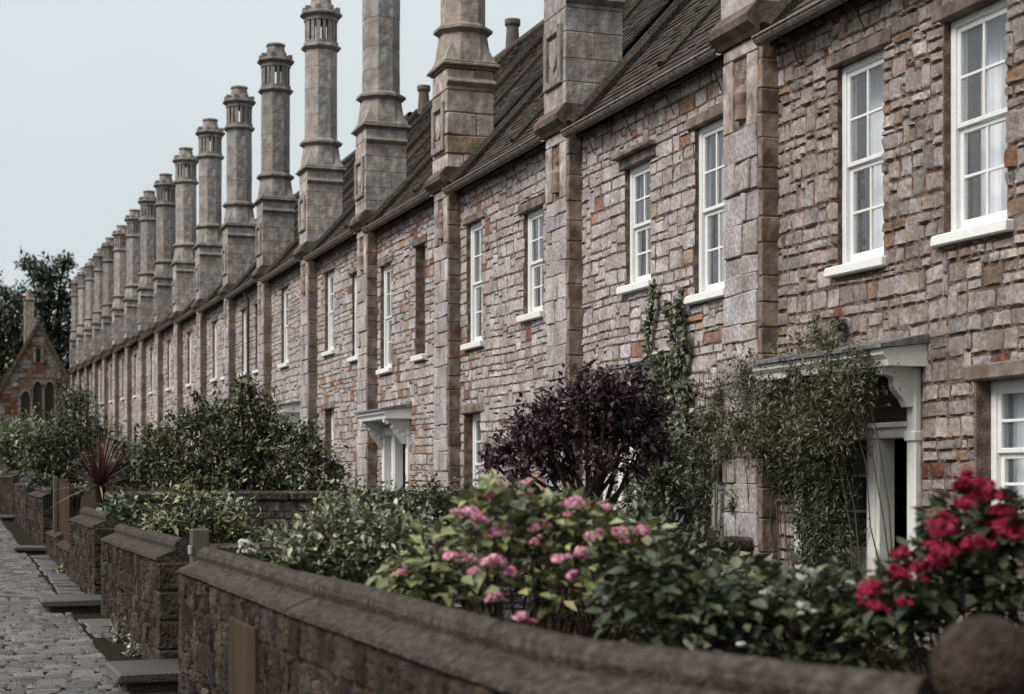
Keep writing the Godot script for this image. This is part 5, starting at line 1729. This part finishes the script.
	mb.tube([Vector3(0, -0.1, 0), Vector3(0.02, 0.4, 0), Vector3(-0.02, 0.95, 0.02), Vector3(0, 1.25, 0)], 0.06, 0.04, 8, WHITE)
	for c in pc:
		var e: Vector3 = c[0]
		var s := Vector3(rng.randf_range(-0.06, 0.06), rng.randf_range(0.75, 1.2), rng.randf_range(-0.06, 0.06))
		mb.tube([s, s.lerp(e, 0.45) + Vector3(0, -0.05, 0), e, e + Vector3(0, c[1].y * 0.4, 0)], 0.024, 0.006, 6, WHITE)
	build(mb, "trunk", M.bark, pt)
	# ivy up the second cottage
	var iv := thing("wall_ivy", "ivy climbing in strands up the front of the second cottage", "climber", Vector3(WALL_X - 0.05, ground_y(16.0), -16.4))
	mb = MB.new()
	var vm := MB.new()
	for st in [[-16.755, 1.630, 3.790, 0.05], [-16.487, 1.412, 3.050, 0.09], [-16.202, 1.415, 3.567, 0.07], [-15.924, 1.630, 3.644, 0.05], [-15.776, 1.420, 2.682, 0.09], [-16.330, 1.197, 2.063, 0.16], [-16.024, 0.991, 1.896, 0.16], [-16.674, 1.079, 2.071, 0.16]]:
		var line := []
		for i in 14:
			line.append(Vector3(7.46, lerpf(st[1], st[2], i / 13.0), st[0] + 0.09 * sin(i * 1.3 + st[0] * 50.0)) - iv.position)
		vm.tube(line, 0.012, 0.004, 5, WHITE)
		for i in 420:
			var f := rng.randf() * 12.99
			var p: Vector3 = (line[int(f)] as Vector3).lerp(line[int(f) + 1], fmod(f, 1.0))
			var sp: float = st[3] * (1.3 - f / 16.0)
			p += Vector3(-absf(rng.randfn(0.0, sp * 0.8)) * 0.8, rng.randf_range(-0.06, 0.06), rng.randfn(0.0, sp))
			mb.leaf(p, (Vector3(-0.3, -0.7, 0) + rand_dir() * 0.8).normalized(), (Vector3.LEFT + rand_dir() * 0.5).normalized(), rng.randf_range(0.05, 0.09), rng.randf_range(0.045, 0.075), leaf_tone(green + dark))
	build(mb, "foliage", M.gloss_leaf, iv)
	build(vm, "stem", M.bark, iv)
	# porch climber
	var pcx := thing("porch_climber", "dense fine-leaved climber over the cream porch and first pilaster", "climber", Vector3(WALL_X - 0.3, ground_y(14.0), -14.0))
	mb = MB.new()
	vm = MB.new()
	var cc := []
	for c in [[7.320, 2.473, -14.788, 0.30], [7.270, 2.633, -14.153, 0.28], [7.220, 2.458, -13.557, 0.34], [7.170, 2.600, -12.908, 0.30], [7.070, 2.512, -12.216, 0.30], [7.020, 2.401, -11.732, 0.28], [7.370, 2.237, -15.115, 0.26], [7.220, 2.203, -14.159, 0.34], [7.170, 2.172, -13.274, 0.38], [7.070, 2.225, -12.383, 0.36], [7.070, 2.246, -11.894, 0.28], [7.320, 2.804, -12.648, 0.2], [7.420, 2.048, -15.692, 0.2], [7.020, 2.558, -11.655, 0.22], [7.450, 2.980, -13.138, 0.14], [7.450, 3.013, -12.701, 0.12], [7.400, 1.939, -15.410, 0.24], [7.300, 1.974, -14.637, 0.26], [7.200, 2.001, -13.715, 0.3], [7.150, 1.982, -12.872, 0.32], [7.100, 2.049, -12.186, 0.3]]:
		cc.append([Vector3(c[0], c[1], c[2]) - pcx.position, Vector3(c[3] * 0.8, c[3], c[3])])
	foliage(mb, cc, 20000, 0.058, 0.26, [Color(0.05, 0.052, 0.03), Color(0.075, 0.074, 0.042), Color(0.12, 0.115, 0.07), Color(0.036, 0.038, 0.024)], 0.2)
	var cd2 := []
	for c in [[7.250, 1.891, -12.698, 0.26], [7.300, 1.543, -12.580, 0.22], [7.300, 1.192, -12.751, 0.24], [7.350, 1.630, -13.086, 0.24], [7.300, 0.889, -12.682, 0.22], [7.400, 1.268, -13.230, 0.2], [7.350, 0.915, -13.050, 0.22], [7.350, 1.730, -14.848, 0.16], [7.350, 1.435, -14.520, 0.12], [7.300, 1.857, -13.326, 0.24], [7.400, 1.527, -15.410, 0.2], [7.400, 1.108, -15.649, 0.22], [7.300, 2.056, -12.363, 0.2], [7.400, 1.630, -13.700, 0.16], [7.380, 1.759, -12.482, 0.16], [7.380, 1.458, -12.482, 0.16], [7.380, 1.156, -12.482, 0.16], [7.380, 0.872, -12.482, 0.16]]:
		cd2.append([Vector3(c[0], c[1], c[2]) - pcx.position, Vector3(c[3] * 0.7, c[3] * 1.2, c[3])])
	foliage(mb, cd2, 20000, 0.055, 0.3, dark, 0.3)  # inner leaves coloured darker, painting in the shade under the hood
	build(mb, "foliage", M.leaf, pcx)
	for i in 16:
		var e: Vector3 = cc[i % cc.size()][0]
		var a := Vector3(0.2, -0.1, e.z + rng.randf_range(-0.12, 0.12))
		var mm := a.lerp(e, 0.5) + Vector3(rng.randf_range(0.0, 0.08), 0, rng.randf_range(-0.06, 0.06))
		vm.tube([a, a.lerp(mm, 0.5) + rand_dir() * 0.04, mm, mm.lerp(e, 0.5) + rand_dir() * 0.05, e], 0.008, 0.004, 5, WHITE)
	for i in 14:
		var z := rng.randf_range(-1.9, 0.3)
		var x := 0.2 if z < -1.4 or z > -0.55 else 0.02
		var pts := []
		for q in 9:
			pts.append(Vector3(x + rng.randf_range(-0.03, 0.01), -0.1 + q * (0.22 + 0.009 * (i % 9)), z + rng.randf_range(-0.05, 0.05) + 0.03 * q * sin(i * 2.0)))
		vm.tube(pts, rng.randf_range(0.006, 0.018), 0.004, 5, WHITE)
	build(vm, "stem", M.twig, pcx)
	# weeds at the foot of the walls
	for wd in [[1.36, 12.6, 0.09, "tuft of weeds at the wall foot past the broad slab step"], [1.34, 13.5, 0.12, "bushier weeds between wall and lane past the broad slab step"], [1.38, 20.6, 0.1, "weeds below the knee-high wall"]]:
		var wt := thing("weed", wd[3], "weed", Vector3(wd[0], ground_y(wd[1]), -wd[1]), "weeds along the lane")
		mb = MB.new()
		foliage(mb, [[Vector3(0, wd[2] * 0.5, 0), Vector3(wd[2] * 1.2, wd[2], wd[2] * 2.0)]], 160, 0.05, 0.45, green + pale, 0.0, 0.0)
		build(mb, "foliage", M.leaf, wt)
	# trees behind the chapel
	var yew := [Color(0.028, 0.032, 0.02), Color(0.04, 0.042, 0.026), Color(0.022, 0.026, 0.017)]
	tree_from("yew_tree", "tall ragged dark evergreen rising behind the gabled chapel", Vector2(8.281, 132.623), [[8.134, 17.533, -132.674, 2.0], [7.402, 15.594, -132.928, 2.4], [9.014, 15.594, -132.368, 2.2], [7.988, 13.266, -132.725, 3.0], [9.453, 12.878, -132.216, 2.4], [7.035, 11.715, -133.056, 2.6], [8.867, 10.551, -132.419, 3.0], [6.376, 18.542, -133.285, 0.9], [9.014, 18.542, -132.368, 1.1], [7.108, 18.076, -133.030, 1.2], [9.747, 18.542, -132.114, 0.7], [10.333, 11.715, -131.910, 2.0], [8.501, 8.224, -132.547, 3.0]], 12000, 0.42, yew)
	tree_from("broad_tree", "broad olive-dark tree at the left of the chapel", Vector2(4.400, 127.619), [[4.261, 14.200, -127.668, 2.4], [3.423, 12.721, -127.959, 3.0], [5.239, 13.091, -127.328, 2.0], [4.610, 11.612, -127.546, 2.8], [5.518, 11.094, -127.231, 2.0], [3.911, 9.394, -127.789, 3.2], [5.099, 9.024, -127.376, 2.6], [2.165, 11.242, -128.395, 3.0], [4.610, 15.531, -127.546, 1.2], [5.518, 14.939, -127.231, 1.0], [4.261, 6.806, -127.668, 3.0], [2.165, 8.285, -128.395, 3.0]], 11000, 0.4, yew + [Color(0.05, 0.045, 0.028)])
	tree_from("broad_tree", "low dark tree behind the chapel wall at the lane head", Vector2(4.424, 117.025), [[4.232, 5.024, -117.092, 2.0], [2.950, 5.363, -117.537, 2.4], [5.066, 4.345, -116.802, 1.6]], 3500, 0.35, yew)


func plant_from(called: String, label: String, stand: Vector2, list: Array, count: int, size: float, wide: float, cols: Array, mat := "leaf", stem := 0.012, cat := "shrub") -> Node3D:
	var foot := Vector3(stand.x, ground_y(stand.y), -stand.y)
	var cl := []
	for c in list:
		var q: Vector3 = Vector3(c[0], c[1], c[2]) + Vector3(0.33, 0, -0.94) * rng.randf_range(-0.5, 0.5) * c[3] - foot
		cl.append([q, Vector3(c[3], c[3] * 0.9, c[3] * 1.15)])
	return shrub(called, label, foot, cl, count, size, wide, cols, mat, stem, cat)


func tree_from(called: String, label: String, stand: Vector2, list: Array, count: int, size: float, cols: Array) -> void:
	var foot := Vector3(stand.x, ground_y(minf(stand.y, 120.0)), -stand.y)
	var cl := []
	for c in list:
		var q: Vector3 = Vector3(c[0], c[1], c[2]) + Vector3(0.33, 0, -0.94) * rng.randf_range(-0.5, 0.5) * c[3] - foot
		cl.append([q, Vector3(c[3], c[3] * 0.8, c[3])])
	far_tree(called, label, foot, cl, count, size, cols, 6.0, 0.5)
